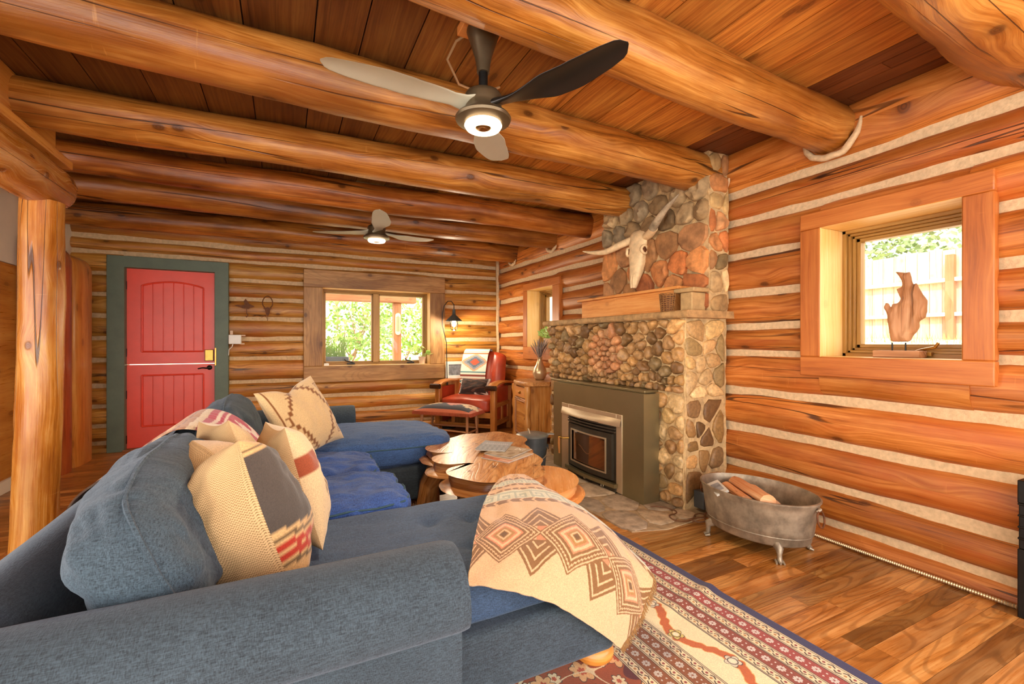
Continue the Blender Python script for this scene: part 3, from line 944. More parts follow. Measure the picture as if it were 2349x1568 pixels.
# back frame running front to back
profC = [(-.68, .06), (-.70, .5)] + arcp(-.58, .575, .10, 180, 0, 12) + [(-.42, .50), (-.42, .06)]
P_(roll('back_frame', profC, 'y', 1.04, 4.30, M['sofa'], n=40))
def sbox(name, x0, x1, y0, y1, z0, z1, mat='sofa', bev=.025):
    g = G(); g.box(x0, x1, y0, y1, z0, z1)
    o = g.build(name, M[mat], sofa, bevel=bev, seg=3); return P_(o)
sbox('base', -.42, 1.085, 1.325, 2.10, .075, .285)
sbox('base', -.42, .50, 2.10, 3.27, .075, .30)
sbox('base', -.42, 1.09, 3.27, 4.10, .06, .30)
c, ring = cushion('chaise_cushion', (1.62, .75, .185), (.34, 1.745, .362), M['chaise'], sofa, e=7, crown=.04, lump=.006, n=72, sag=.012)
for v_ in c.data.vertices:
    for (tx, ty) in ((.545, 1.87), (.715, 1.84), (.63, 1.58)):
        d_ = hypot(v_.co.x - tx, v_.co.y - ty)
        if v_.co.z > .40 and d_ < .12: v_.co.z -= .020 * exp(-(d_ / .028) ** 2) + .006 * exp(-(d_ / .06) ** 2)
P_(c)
c, ring = cushion('seat_cushion', (.80, .585, .19), (.145, 2.395, .395), M['sofa_seat_lit'], sofa, e=6, crown=.20, lump=.014, n=48, crease=.019)
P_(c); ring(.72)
c, ring = cushion('seat_cushion', (.76, .57, .19), (.125, 2.975, .395), M['sofa_seat_lit'], sofa, e=6, crown=.20, lump=.014, n=48, crease=.021)
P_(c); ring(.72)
c, ring = cushion('chaise_cushion', (1.48, .83, .24), (.42, 3.675, .41), M['chaise_far_lit'], sofa, e=6, crown=.26, lump=.014, n=40, crease=.008, creaseaxis=0)
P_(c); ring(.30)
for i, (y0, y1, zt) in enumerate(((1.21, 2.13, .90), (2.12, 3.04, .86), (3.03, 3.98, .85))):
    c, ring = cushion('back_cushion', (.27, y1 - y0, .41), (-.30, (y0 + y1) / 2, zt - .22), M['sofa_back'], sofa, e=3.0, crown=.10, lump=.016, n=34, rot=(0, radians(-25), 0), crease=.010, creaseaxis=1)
    P_(c)
    ring.x(.42, .006)
def bunfoot(x, y, lab=None):
    g = G(); g.lathe([(.02, 0), (.055, .004), (.074, .022), (.077, .04), (.066, .062), (.040, .078), (.03, .085)], 24, (x, y, 0))
    P_(g.build('bun_foot', M['slab'], sofa, angle=80))
for x, y in ((1.05, 1.415), (1.0, 4.02), (-.55, 1.2), (-.55, 4.2)): bunfoot(x, y)

# ------------------------------------------------------------------ pillows
def pillow(name, C, U_, V_, t, fcol, label, back=None, group=None, chop=None, n=72, mat='weave', sq=.10, parent=None, belly=.5):
    """C centre, U_ half-width vector, V_ half-height vector; fcol(u,v)->rgb on the front"""
    C, U_, V_ = Vector(C), Vector(U_), Vector(V_)
    N = U_.cross(V_).normalized()
    V_ = V_ - U_ * (V_.dot(U_) / U_.dot(U_)) * .8
    u = np.linspace(-1, 1, n); uu, vv = np.meshgrid(u, u, indexing='ij')
    uu = np.sin(uu * pi / 2 * .95) / sin(pi / 2 * .95); vv = np.sin(vv * pi / 2 * .95) / sin(pi / 2 * .95)
    X = uu * (1 - sq * (1 - vv ** 2) * np.abs(uu) ** 3); Y = vv * (1 - sq * (1 - uu ** 2) * np.abs(vv) ** 3)
    T = np.clip((1 - uu ** 2), 0, 1) ** belly * np.clip((1 - vv ** 2), 0, 1) ** belly
    sd = random.random() * 60
    wr = np.array([[noise.noise(Vector((a * 2.2 + sd, b * 2.2, 0))) + .5 * noise.noise(Vector((a * 6 + sd, b * 6, 3))) for b in u] for a in u])
    T = T * (1 + .16 * wr)
    if chop is not None:
        cu, depth = chop
        w = np.exp(-((uu - cu) / .32) ** 2) * np.clip((vv + .2) / 1.2, 0, 1) ** 1.6
        Y = Y - depth * w; T = T * (1 - .35 * w)
    Uv, Vv, Nv = np.array(U_), np.array(V_), np.array(N)
    out = []
    for sgn in (1, -1):
        Pp = np.array(C)[None, None] + X[..., None] * Uv + Y[..., None] * Vv + (sgn * t * T)[..., None] * Nv
        if sgn == 1:
            Cc = fcol((uu + 1) / 2, (vv + 1) / 2)
        else:
            Cc = back((uu + 1) / 2, (vv + 1) / 2) if callable(back) else np.zeros((n, n, 3)) + np.array((back or hx('#c9a26c'))[:3])
        if sgn == -1: Pp = Pp[::-1]; Cc = Cc[::-1]
        out.append((Pp, Cc))
    return out, N

def place_pillow(name, data, label, mats, cat='cushion', group=None):
    (fP, fC), (bP, bC) = data[0]
    root = fast_grid(name, fP, fC, mats[0])
    tag(root, label, cat, group)
    b = fast_grid('pillow_back', bP, bC, mats[1], root)
    return root

def base_col(shape, c): return np.zeros(shape + (3,)) + np.array(c[:3])
def put(Cc, mask, c): Cc[mask] = np.array(c[:3])

def front_stripes(u, v):
    C = base_col(u.shape, hx('#4c4037'))
    w = v - .07 + .05 * np.sin(u * 7)
    put(C, (w < .34) & (w > .06), hx('#d9ac72'))
    for a, b in ((.13, .155), (.285, .31)): put(C, (w > a) & (w < b), hx('#6d5230'))
    for a, b in ((.17, .215), (.225, .265)): put(C, (w > a) & (w < b), hx('#b92f14'))
    put(C, (w > .20) & (w < .21) & False, hx('#d9ac72'))
    d = np.abs(u - .45) / .22 + np.abs(v - .62) / .13
    put(C, d < 1, hx('#d9a06a')); put(C, d < .5, hx('#b8402a'))
    put(C, v > .90, hx('#d9ac72')); put(C, (v > .92) & (v < .94), hx('#6d5230'))
    return C
def front_step(u, v):
    C = base_col(u.shape, hx('#e3bf8a'))
    br = hx('#8a5426')
    a, b = np.abs(u - .5), np.abs(v - .5)
    st = np.floor(b * 16) / 16
    edge = .36 - st * .62
    put(C, (np.abs(a - edge) < .018), br)
    prev = .36 - (st - 1 / 16) * .62
    put(C, (np.abs(b * 16 - np.round(b * 16)) < .16) & (a > edge) & (a < prev + .01) & (b > .03), br)
    put(C, (a > .44) & (a < .452) & (u < .5), br)
    for cv in (.18, .5, .82):
        for s in (0,):
            du, dv = np.abs(u - .90), np.abs(v - cv)
            m = np.maximum(du / .055, dv / .07)
            put(C, (m > .8) & (m < 1.05), br); put(C, (m > .3) & (m < .5), br)
    return C
def front_cream(u, v):
    C = base_col(u.shape, hx('#e7c797'))
    put(C, (u < .22) & (v > .58) & (v < .74), hx('#a04a26'))
    put(C, (np.abs(u - .5) < .1) & (np.abs(v - .62) < .05), hx('#a86038'))
    for cv in (.12, .36):
        for cu in (.3, .62, .88):
            m = np.maximum(np.abs(u - cu) / .11, np.abs(v - cv) / .07)
            put(C, (m > .72) & (m < 1) & ((u > cu) | (v > cv)), hx('#7a5a34')); put(C, (m > .2) & (m < .45), hx('#8a6a40'))
    return C
KN = hx('#b88f58')
az = radians(36)
# near pillow
upv = Vector((-.28, .02, .96)).normalized()
def pv(az_deg, half_w, half_h, up):
    a = radians(az_deg)
    up = Vector(up).normalized()
    nrm = Vector((cos(a), sin(a), 0)); nrm = (nrm - up * nrm.dot(up)).normalized()
    u = up.cross(nrm).normalized()      # u x v = n
    return u * half_w, up * half_h
U1, V1 = pv(22, .215, .235, (-.30, .02, .95))
o = place_pillow('throw_pillow', pillow('p', (-.12, 1.575, .69), U1, V1, .16, front_stripes, '', chop=(0, .10), belly=.42),
                 'plump tan knit pillow with a dark grey front and red stripes, nearest the camera', (M['weave'], M['knit']), group=None)
U2, V2 = pv(10, .21, .225, (-.26, .04, .95))
o = place_pillow('throw_pillow', pillow('p', (.02, 1.93, .675), U2, V2, .11, front_cream, ''),
                 'tan knit pillow with a cream patterned front, behind the red-striped one', (M['weave'], M['knit']))
U2, V2 = pv(20, .20, .21, (-.35, .0, .92))
o = place_pillow('throw_pillow', pillow('p', (-.165, 1.97, .72), U2, V2, .09, lambda u, v: base_col(u.shape, hx('#d9b684')), ''),
                 'cream knit pillow whose top just peeks out behind the two tan knit pillows', (M['weave'], M['knit']))
TL, TR, BL = Vector((-.20, 2.95, .90)), Vector((.10, 3.31, .965)), Vector((.05, 2.95, .505))
Uh, Vh = (TR - TL) / 2, (TL - BL) / 2
Cc = TL + Uh - Vh
o = place_pillow('throw_pillow', pillow('p', Cc + Vector((.02, -.02, .0)), Uh * 1.04, Vh * 1.04, .10, front_step, '', back=hx('#d8b27c'), chop=(-.05, .16)),
                 'cream pillow with a brown stepped diamond outline, standing by the far chaise', (M['weave'], M['weave']))

# ------------------------------------------------------------------ red throw over the back cushions
def catmull(Pn, t):
    """Pn (k,...) control rows, t in [0,1]"""
    k = len(Pn) - 1
    x = np.clip(t * k, 0, k - 1e-9); i = np.floor(x).astype(int); f = (x - i)[:, None]
    g = lambda j: Pn[np.clip(j, 0, k)]
    f = f.reshape((-1,) + (1,) * (Pn.ndim - 1))
    a, b, c_, d = g(i - 1), g(i), g(i + 1), g(i + 2)
    return .5 * ((2 * b) + (-a + c_) * f + (2 * a - 5 * b + 4 * c_ - d) * f ** 2 + (-a + 3 * b - 3 * c_ + d) * f ** 3)
def surf(ctrl, nu, nv):
    """ctrl[v][u] 3D points -> (nu,nv,3)"""
    A = np.array(ctrl, float)                       # v,u,3
    B = catmull(A, np.linspace(0, 1, nv))           # nv,u,3
    B = np.swapaxes(B, 0, 1)
    return catmull(B, np.linspace(0, 1, nu))        # nu,nv,3
rows = []
for y, k in ((2.13, 0), (2.28, .01), (2.44, -.005), (2.58, .008), (2.72, 0)):
    rows.append([(-.065 + k, y + .01, .62), (-.16, y, .76), (-.26, y, .845 + k), (-.37, y, .868), (-.48, y, .80 - k), (-.60, y, .705), (-.69, y, .61), (-.715, y, .42)])
Ps = surf(rows, 150, 90)
for i in range(150):
    for j in range(90):
        Ps[i, j, 2] += .010 * noise.noise(Vector((i * .03, j * .14, 0))) + .006 * noise.noise(Vector((i * .02, j * .4, 7)))
uu, vv = np.meshgrid(np.linspace(0, 1, 150), np.linspace(0, 1, 90), indexing='ij')
Cx = base_col(uu.shape, hx('#c2425a'))
put(Cx, uu > .38, hx('#b5794a'))
for a, b, c_ in ((.36, .40, '#e8cfae'), (.44, .455, '#8a4a2a'), (.50, .54, '#d9a878'), (.60, .62, '#7a3c28'), (.70, .76, '#c98f5e'), (.85, .87, '#8a4a2a')): put(Cx, (uu > a) & (uu < b), hx(c_))
zig = np.abs(((vv * 4) % 1) - .5) * 2
put(Cx, (np.abs(uu - (.10 + .12 * np.floor(zig * 5) / 5)) < .035), hx('#f0dccb'))
put(Cx, (np.abs(uu - .31) < .012), hx('#f0dccb')); put(Cx, (np.abs(uu - .27) < .006), hx('#f0dccb'))
tag(fast_grid('throw_blanket', Ps, Cx, M['weave']), 'red, white and brown striped throw draped over the middle back cushion', 'blanket')

# ------------------------------------------------------------------ cream throw on the near chaise
rows = [[(.985, 2.15, .487), (1.07, 2.19, .495), (1.165, 2.14, .485), (1.205, 2.05, .39), (1.225, 1.98, .26)],
        [(.80, 1.88, .499), (.96, 1.87, .507), (1.11, 1.80, .497), (1.23, 1.65, .43), (1.315, 1.43, .295)],
        [(.62, 1.55, .499), (.80, 1.52, .505), (1.00, 1.45, .480), (1.14, 1.36, .36), (1.215, 1.325, .19)],
        [(.505, 1.325, .455), (.64, 1.305, .41), (.80, 1.295, .33), (.95, 1.29, .215), (1.085, 1.30, .095)]]
NU, NV = 420, 420
Ps = surf(rows, NU, NV)
lowf = np.array([[noise.noise(Vector((i * .22, j * .22, 2))) for j in range(60)] for i in range(60)])
ii = np.linspace(0, 58.99, NU); jj = np.linspace(0, 58.99, NV)
i0 = ii.astype(int)[:, None]; j0 = jj.astype(int)[None, :]; fi = (ii % 1)[:, None]; fj = (jj % 1)[None, :]
L_ = (lowf[i0, j0] * (1 - fi) * (1 - fj) + lowf[i0 + 1, j0] * fi * (1 - fj) + lowf[i0, j0 + 1] * (1 - fi) * fj + lowf[i0 + 1, j0 + 1] * fi * fj)
Ps[..., 2] += .006 * L_
Ps[..., 1] -= np.abs(.004 * L_)
u, v = np.meshgrid(np.linspace(0, 1, NU), np.linspace(0, 1, NV), indexing='ij')
cream, brown, tan_, blue, lblue, pink = hx('#d9ac7e'), hx('#6e4a22'), hx('#a8763c'), hx('#a9aa96'), hx('#cfc9ae'), hx('#c4764c')
Cc = base_col(u.shape, cream)
def band(a, b): return (v > a) & (v < b)
def key(a, b, n):
    put(Cc, band(a, b), lblue)
    x = (u * n) % 1; y = (v - a) / (b - a)
    m = ((y > .14) & (y < .26)) | ((x < .14) & (y > .14)) | ((y > .78) & (y < .9) & (x > 0) & (x < .75)) | ((x > .62) & (x < .76) & (y > .42) & (y < .9)) | ((y > .42) & (y < .54) & (x > .32) & (x < .76)) | ((x > .30) & (x < .42) & (y > .42) & (y < .68))
    put(Cc, band(a, b) & m, blue)
def brownband(a, b, n):
    put(Cc, band(a, b), hx('#84592c'))
    x = (u * n) % 1; y = (v - a) / (b - a)
    put(Cc, band(a, b) & (np.abs(x - .3 - .5 * np.abs(y - .5)) < .12), cream)
key(.13, .20, 11); brownband(.10, .125, 16); brownband(.205, .225, 16)
brownband(.265, .285, 16); key(.29, .40, 9); brownband(.405, .44, 13)
# diamond chain
def diamonds(v0, h, n, ph=0.0, rng_=1.0):
    x = ((u * n + ph) % 1) - .5
    y = (v - v0) / h
    dz = (np.abs(u * 60 % 1 - .5) * .10 + np.abs(v * 60 % 1 - .5) * .10) * 0
    d = np.abs(x) * 2 * .95 + np.abs(y)
    ring_ = lambda a, b, c: put(Cc, (d > a) & (d < b), c)
    ring_(.0, 1.0, hx('#84592c')); ring_(.90, .95, cream)
    zz = .80 + .05 * (np.abs(((x * 26) % 1) - .5) * 2 - .5)
    put(Cc, (np.abs(d - zz) < .025), cream)
    ring_(.62, .68, cream); ring_(.30, .52, hx('#cf7f55')); ring_(.36, .46, cream); ring_(.12, .30, tan_); ring_(.0, .10, brown); ring_(.14, .20, cream)
def chev(v0, h, n, ph, flip):
    x = ((u * n + ph) % 1) - .5
    y = (v - v0) / h * flip
    d = y + np.abs(x) * 1.9
    inb = (np.abs(x) < .34) & (d > -.05) & (d < .98) & (y > -.32)
    put(Cc, inb, hx('#84592c'))
    for a in (.13, .38, .62, .86): put(Cc, inb & (np.abs(d - a) < .03), cream)
    put(Cc, inb & (np.abs(np.abs(x) - .30 + .02 * np.sin(v * 500)) < .012), cream)
chev(.70, .20, 3, .5, 1); chev(.70, .20, 3, .5, -1)
put(Cc, (np.abs(v - .70) < .035), hx('#cf7f55'))
put(Cc, (np.abs(v - .70) < .035) & (np.abs(np.sin(u * 60)) < .3), cream)
diamonds(.70, .155, 3, 0)
m0 = (np.abs(v - .055) < .03) & ((u * 7 % 1) < .5)
put(Cc, m0 & (np.abs(np.abs(v - .055) * 12 + np.abs((u * 7 % 1) - .25) * 1.5 - .25) < .06), tan_)
thr = fast_grid('throw_blanket', Ps, Cc, M['weave'])
tag(thr, 'cream wool throw with brown diamonds and grey-blue key bands over the near chaise corner', 'blanket')
md = thr.modifiers.new('solid', 'SOLIDIFY'); md.thickness = .006; md.offset = 1
g = G()
for k in range(150):
    j = int(120 + k / 149 * (NV - 121)); p = Vector(Ps[-1, j]); q = Vector(Ps[-4, j])
    d = (p - q).normalized() * .6 + Vector((.2, -.1, -.7)); d.normalize()
    L = random.uniform(.018, .032)
    g.tube([p, p + d * L * .5 + Vector((random.uniform(-.003, .003),) * 3), p + d * L], [.0016, .0014, .0007], n=4, cap=False)
g.build('fringe', M['cord'] if False else plain('fringe_wool', hx('#9a7040'), .95), thr)

# ------------------------------------------------------------------ oriental rug
X0, X1, Y0, Y1 = -1.10, 1.865, .42, 2.52
NX, NY = 1150, 800
# fine mesh only over the visible right part, coarse for the rest
def rugcol(x, y):
    e = X1 - x
    C = base_col(x.shape, hx('#a04a16'))
    def b(a, c): return (e >= a) & (e < c)
    navy, ivory, ink, wine, rustc = hx('#2c2350'), hx('#ead6a8'), hx('#4a3020'), hx('#8c2a22'), hx('#9a4a14')
    put(C, e < .045, navy)
    def scroll(a, c):
        put(C, b(a, c), ivory)
        t = (e - a) / (c - a); s = (y / .052) % 1
        put(C, b(a, c) & ((t < .07) | (t > .93) | ((t > .13) & (t < .18)) | ((t > .82) & (t < .87))), ink)
        w = np.abs(t - (.5 + .22 * np.sign(np.sin(s * 2 * pi)) * (1 - np.abs((s * 2) % 1 - .5) * 1.2)))
        put(C, b(a, c) & (w < .06), ink)
        put(C, b(a, c) & (np.hypot((s - .25) * .052, (t - .42) * (c - a)) < .0055), wine)
        put(C, b(a, c) & (np.hypot((s - .75) * .052, (t - .58) * (c - a)) < .0055), hx('#b77a3a'))
    def flowers(a, c, ground, tint):
        put(C, b(a, c), ground)
        per = .060; s = ((y / per) % 1 - .5) * per; t = e - (a + c) / 2
        r = np.hypot(s, t); th = np.arctan2(t, s)
        put(C, b(a, c) & (r < .0155 * (.78 + .28 * np.abs(np.cos(th * 4)))) & (r > .004), tint)
        put(C, b(a, c) & (np.abs(np.cos(th * 4)) < .2) & (r < .014), hx('#5a4a48'))
        s2 = (((y + per / 2) / per) % 1 - .5) * per
        for q in (-.5, .5): put(C, b(a, c) & (np.hypot(s2, t - q * .022) < .0035), tint)
    scroll(.045, .105)
    flowers(.105, .165, hx('#a03a2a'), hx('#e0cfc0'))
    scroll(.165, .215)
    flowers(.215, .275, hx('#8e3a1c'), hx('#e0cfc0'))
    scroll(.275, .325)
    put(C, b(.325, .485), hx('#f2dfae'))
    # vine
    per = .42; cvine = .405 + .045 * np.sin(y / per * 2 * pi)
    thick = .013 + .007 * np.sin(y / per * 8 * pi) ** 2 + .006 * np.abs(np.sin(y * 90))
    put(C, b(.33, .48) & (np.abs(e - cvine) < thick + .004), hx('#e9b060')); put(C, b(.33, .48) & (np.abs(e - cvine) < thick), hx('#c45f1c'))
    for ph, cc, o_ in ((.25, '#d9c368', -.035), (.75, '#d8cdb0', .035)):
        s = ((y / per - ph + .5) % 1 - .5) * per; t = e - .405 + o_ * 1.0
        r = np.hypot(s, t); th = np.arctan2(t, s)
        lim = .030 * (.65 + .4 * np.abs(np.cos(th * 2.5)))
        put(C, b(.33, .48) & (r < lim + .003), ink); put(C, b(.33, .48) & (r < lim), hx(cc)); put(C, b(.33, .48) & (r < .012), hx('#f0e2c0'))
        put(C, b(.33, .48) & (np.abs(r - .018) < .002), ink)
    scroll(.485, .535)
    flowers(.535, .590, hx('#8a4a12'), hx('#cdbfae'))
    scroll(.590, .640)
    flowers(.640, .695, hx('#8a4a12'), hx('#cdbfae'))
    scroll(.695, .745)
    # field
    f = e >= .745
    for (fx, fy, k) in ((.10, .11, 0), (.16, .19, 1)):
        sx = ((x / fx + k * .5) % 1 - .5) * fx; sy_ = ((y / fy + k * .33) % 1 - .5) * fy
        r = np.hypot(sx, sy_ * .8); th = np.arctan2(sy_, sx)
        lim = (.024 if k == 0 else .042) * (.6 + .42 * np.abs(np.cos(th * 3.5 + k)))
        put(C, f & (r < lim + .0035), ink); put(C, f & (r < lim), ivory if k == 0 else hx('#e8b478')); put(C, f & (r < lim * .4), hx('#c0552a'))
    wv = np.abs(np.sin(x * 19 + 2.2 * np.sin(y * 11)) * .5 + np.sin(y * 17 + 2 * np.sin(x * 13)) * .5)
    put(C, f & (wv < .035), ivory)
    put(C, f & (wv > .86), hx('#5e1616'))
    return C
def rugpiece(xa, xb, ya, yb, nx, ny):
    x, y = np.meshgrid(np.linspace(xa, xb, nx), np.linspace(ya, yb, ny), indexing='ij')
    z = .012 + 0 * x
    # a soft ruck where the border buckles
    z = z + .010 * np.exp(-(((y - 1.50) - (x - 1.5) * .15) / .035) ** 2) * np.clip((x - 1.35) / .45, 0, 1)
    z = np.where((x >= X1 - 1e-6) | (x <= X0 + 1e-6) | (y <= Y0 + 1e-6) | (y >= Y1 - 1e-6), 0.0, z)
    return np.stack([x, y, z], -1), rugcol(x, y)
Pa, Ca = rugpiece(.62, X1, .62, 2.2, 760, 860)
rug = fast_grid('oriental_rug', Pa, Ca, M['rug'])
rest = []
for q in ((X0, .62, Y0, Y1, 340, 360), (.62, X1, Y0, .62, 300, 50), (.62, X1, 2.2, Y1, 300, 80)):
    Pb, Cb = rugpiece(*q); rest.append(fast_grid('rug_piece', Pb, Cb, M['rug']))
merge_meshes(rug, rest)
tag(rug, 'red and ivory oriental rug with a navy edge on the oak floor', 'rug')
# ================================================================== CHIMNEY, STOVE, MANTEL
def clip_poly(poly, a, b, c_):
    """keep a*x+b*y<=c"""
    out = []
    n = len(poly)
    for i in range(n):
        p, q = poly[i], poly[(i + 1) % n]
        dp, dq = a * p[0] + b * p[1] - c_, a * q[0] + b * q[1] - c_
        if dp <= 0: out.append(p)
        if dp * dq < 0:
            t = dp / (dp - dq); out.append((p[0] + (q[0] - p[0]) * t, p[1] + (q[1] - p[1]) * t))
    return out
def voronoi(seeds, box, relax=2, fixed=0):
    x0, x1, y0, y1 = box
    S = [list(s) for s in seeds]
    for it in range(relax + 1):
        cells = []
        A = np.array([[s[0], s[1]] for s in S])
        for i, s in enumerate(S):
            d = ((A - A[i]) ** 2).sum(1); order = np.argsort(d)[1:22]
            poly = [(x0, y0), (x1, y0), (x1, y1), (x0, y1)]
            for j in order:
                q = A[j]; a, b = q[0] - s[0], q[1] - s[1]
                c_ = (q[0] ** 2 + q[1] ** 2 - s[0] ** 2 - s[1] ** 2) / 2
                poly = clip_poly(poly, a, b, c_)
                if len(poly) < 3: break
            cells.append(poly)
        if it < relax:
            for i in range(fixed, len(S)):
                p = cells[i]
                if len(p) >= 3:
                    S[i] = [sum(q[0] for q in p) / len(p), sum(q[1] for q in p) / len(p)]
    return S, cells
def chaikin(p, k=2):
    for _ in range(k):
        q = []
        for i in range(len(p)):
            a, b = p[i], p[(i + 1) % len(p)]
            q += [(a[0] * .75 + b[0] * .25, a[1] * .75 + b[1] * .25), (a[0] * .25 + b[0] * .75, a[1] * .25 + b[1] * .75)]
        p = q
    return p
def stones(g, cells, pt, gap, height, palette, rounds=2, prof=((1, -.25), (.99, .25), (.93, .6), (.80, .85), (.55, .98), (.25, 1.0)), rough=.1):
    """each cell becomes one bulging stone; pt(s,t,h)->xyz"""
    for poly in cells:
        if len(poly) < 3: continue
        cx = sum(p[0] for p in poly) / len(poly); cy = sum(p[1] for p in poly) / len(poly)
        R = sum(hypot(p[0] - cx, p[1] - cy) for p in poly) / len(poly)
        if R < .008: continue
        k = max(.35, 1 - gap * random.uniform(.7, 1.5) / R)
        q = chaikin([(cx + (p[0] - cx) * k, cy + (p[1] - cy) * k) for p in poly], rounds)
        n = len(q)
        c0 = random.choice(palette); w = random.uniform(.75, 1.2)
        g.tone = tuple(min(1, c * w) for c in c0[:3])
        H = height * random.uniform(.6, 1.25) * min(1, R / .05 + .25); sd = random.random() * 99
        vs = []
        tilt = (random.uniform(-.25, .25), random.uniform(-.25, .25))
        for (sc_, h) in prof:
            for (a, b) in q:
                x, y = cx + (a - cx) * sc_, cy + (b - cy) * sc_
                hh = H * h * (1 + rough * 2 * noise.noise(Vector((x * 22, y * 22, sd)))) + H * (tilt[0] * (x - cx) + tilt[1] * (y - cy)) / R * max(h, 0)
                j = 1 + rough * .5 * noise.noise(Vector((x * 30, y * 30, sd + 9)))
                vs.append(pt(cx + (x - cx) * j, cy + (y - cy) * j, hh))
        fs = []; m = len(prof)
        for i in range(m - 1):
            for a in range(n): fs.append((i * n + a, i * n + (a + 1) % n, (i + 1) * n + (a + 1) % n, (i + 1) * n + a))
        fs.append(tuple(range((m - 1) * n, m * n)))
        g.add(vs, fs, None)
def jitter_seeds(box, dx, dy, skip=None):
    x0, x1, y0, y1 = box; out = []; r = 0
    y = y0 + dy / 2
    while y < y1:
        x = x0 + (dx / 2 if r % 2 else 0)
        while x < x1 + dx / 2:
            s = (x + random.uniform(-.32, .32) * dx, y + random.uniform(-.28, .28) * dy)
            if x0 < s[0] < x1 and y0 < s[1] < y1 and not (skip and skip(*s)): out.append(s)
            x += dx
        y += dy; r += 1
    return out
XF, YN, YF = 2.535, 2.345, 4.15        # stone face, near side, far side
ch = thing('stone_fireplace', 'river rock fireplace with a round pebble flower medallion above a steel surround', 'fireplace', (2.75, 3.25, 0))
def Q_(o, parent_loc=(2.75, 3.25, 0)):
    o.location = (o.location[0] - parent_loc[0], o.location[1] - parent_loc[1], o.location[2] - parent_loc[2]); return o
# mortar bodies as lumpy sheets
g = G()
def sheet(a0, a1, b0, b1, pt, da=.025, amp=.010):
    na, nb = max(2, int(abs(a1 - a0) / da)), max(2, int(abs(b1 - b0) / da))
    g.grid([[pt(a0 + (a1 - a0) * i / na, b0 + (b1 - b0) * j / nb, amp * (noise.noise(Vector(((a0 + (a1 - a0) * i / na) * 9, (b0 + (b1 - b0) * j / nb) * 9, 1))) + .5 * noise.noise(Vector(((a0 + (a1 - a0) * i / na) * 28, (b0 + (b1 - b0) * j / nb) * 28, 1))))) for j in range(nb + 1)] for i in range(na + 1)])
front = lambda s, t, h: (XF - h, s, t)
side = lambda s, t, h: (s, YN - h, t)
sidef = lambda s, t, h: (s, YF + h, t)
sheet(YN, YF, 0, 1.385, front)
sheet(XF, 2.965, 0, 1.385, side); sheet(XF, 2.965, 0, 1.385, sidef)
UX, UY0, UY1 = 2.76, 2.33, 3.55
frontU = lambda s, t, h: (UX - h, s, t); sideU = lambda s, t, h: (s, UY0 - h, t); sideUf = lambda s, t, h: (s, UY1 + h, t)
sheet(UY0, UY1, 1.40, 2.60, frontU); sheet(UX, 2.965, 1.40, 2.6, sideU); sheet(UX, 2.965, 1.40, 2.6, sideUf)
# corner fillets
g.tube([(XF + .010, YN + .010, z) for z in np.linspace(0, 1.38, 40)], .013, n=10, wob=.5)
Q_(g.build('mortar', M['mortar'], ch, angle=60))
warmp = [tuple(min(1,q*1.55) for q in c) for c in [hx('#946c40'), hx('#83623a'), hx('#a47a48'), hx('#8d6840'), hx('#ad8350'), hx('#78603c'), hx('#9a7448'), hx('#a0784a')]]
darkp = [tuple(min(1,q*1.5) for q in c) for c in [hx('#74542f'), hx('#8d6838'), hx('#6c4c2a'), hx('#84623c'), hx('#966f40')]]
palep = [tuple(min(1,q*1.25) for q in c) for c in [hx('#caa570'), hx('#bf9a62'), hx('#d2b07c'), hx('#b08a58'), hx('#8f7448'), hx('#c79c66')]]
redp = [tuple(min(1,q*1.2) for q in c) for c in [hx('#c9773e'), hx('#d08448'), hx('#b96a38'), hx('#c98d58'), hx('#a87545'), hx('#d98f50')]]
g = G()
mc = (3.225, 1.105)
sd = []
sd.append((mc[0], mc[1]))
for r_, n_, ph in ((.048, 6, 0), (.108, 10, .3), (.178, 15, 0)):
    for k in range(n_): sd.append((mc[0] + r_ * cos(2 * pi * k / n_ + ph), mc[1] + r_ * sin(2 * pi * k / n_ + ph)))
nf = len(sd)
box = (YN + .0, YF, .835, 1.378)
rest = jitter_seeds((YN + .02, YF, .835, .93), .062, .05) + jitter_seeds((YN + .02, YF, .93, 1.378), .150, .068, skip=lambda a, b: hypot(a - mc[0], b - mc[1]) < .225 or random.random() < .08)
S_, cells = voronoi(sd + rest, box, relax=1, fixed=nf)
stones(g, cells[:nf], front, .004, .046, [hx('#c98a58'), hx('#c08254'), hx('#b67a4c'), hx('#cf9664')])
stones(g, cells[nf:], front, .006, .050, warmp + darkp, rough=.3)
# low front strip beside the steel surround
S_, cells = voronoi(jitter_seeds((YN + .02, 2.66, 0, .835), .13, .10), (YN + .0, 2.70, .02, .835), 0)
stones(g, cells, front, .010, .03, palep + warmp, rough=.3)
S_, cells = voronoi(jitter_seeds((3.75, YF, 0, .835), .12, .09), (3.75, YF, .02, .835), 1)
stones(g, cells, front, .012, .03, warmp + darkp)
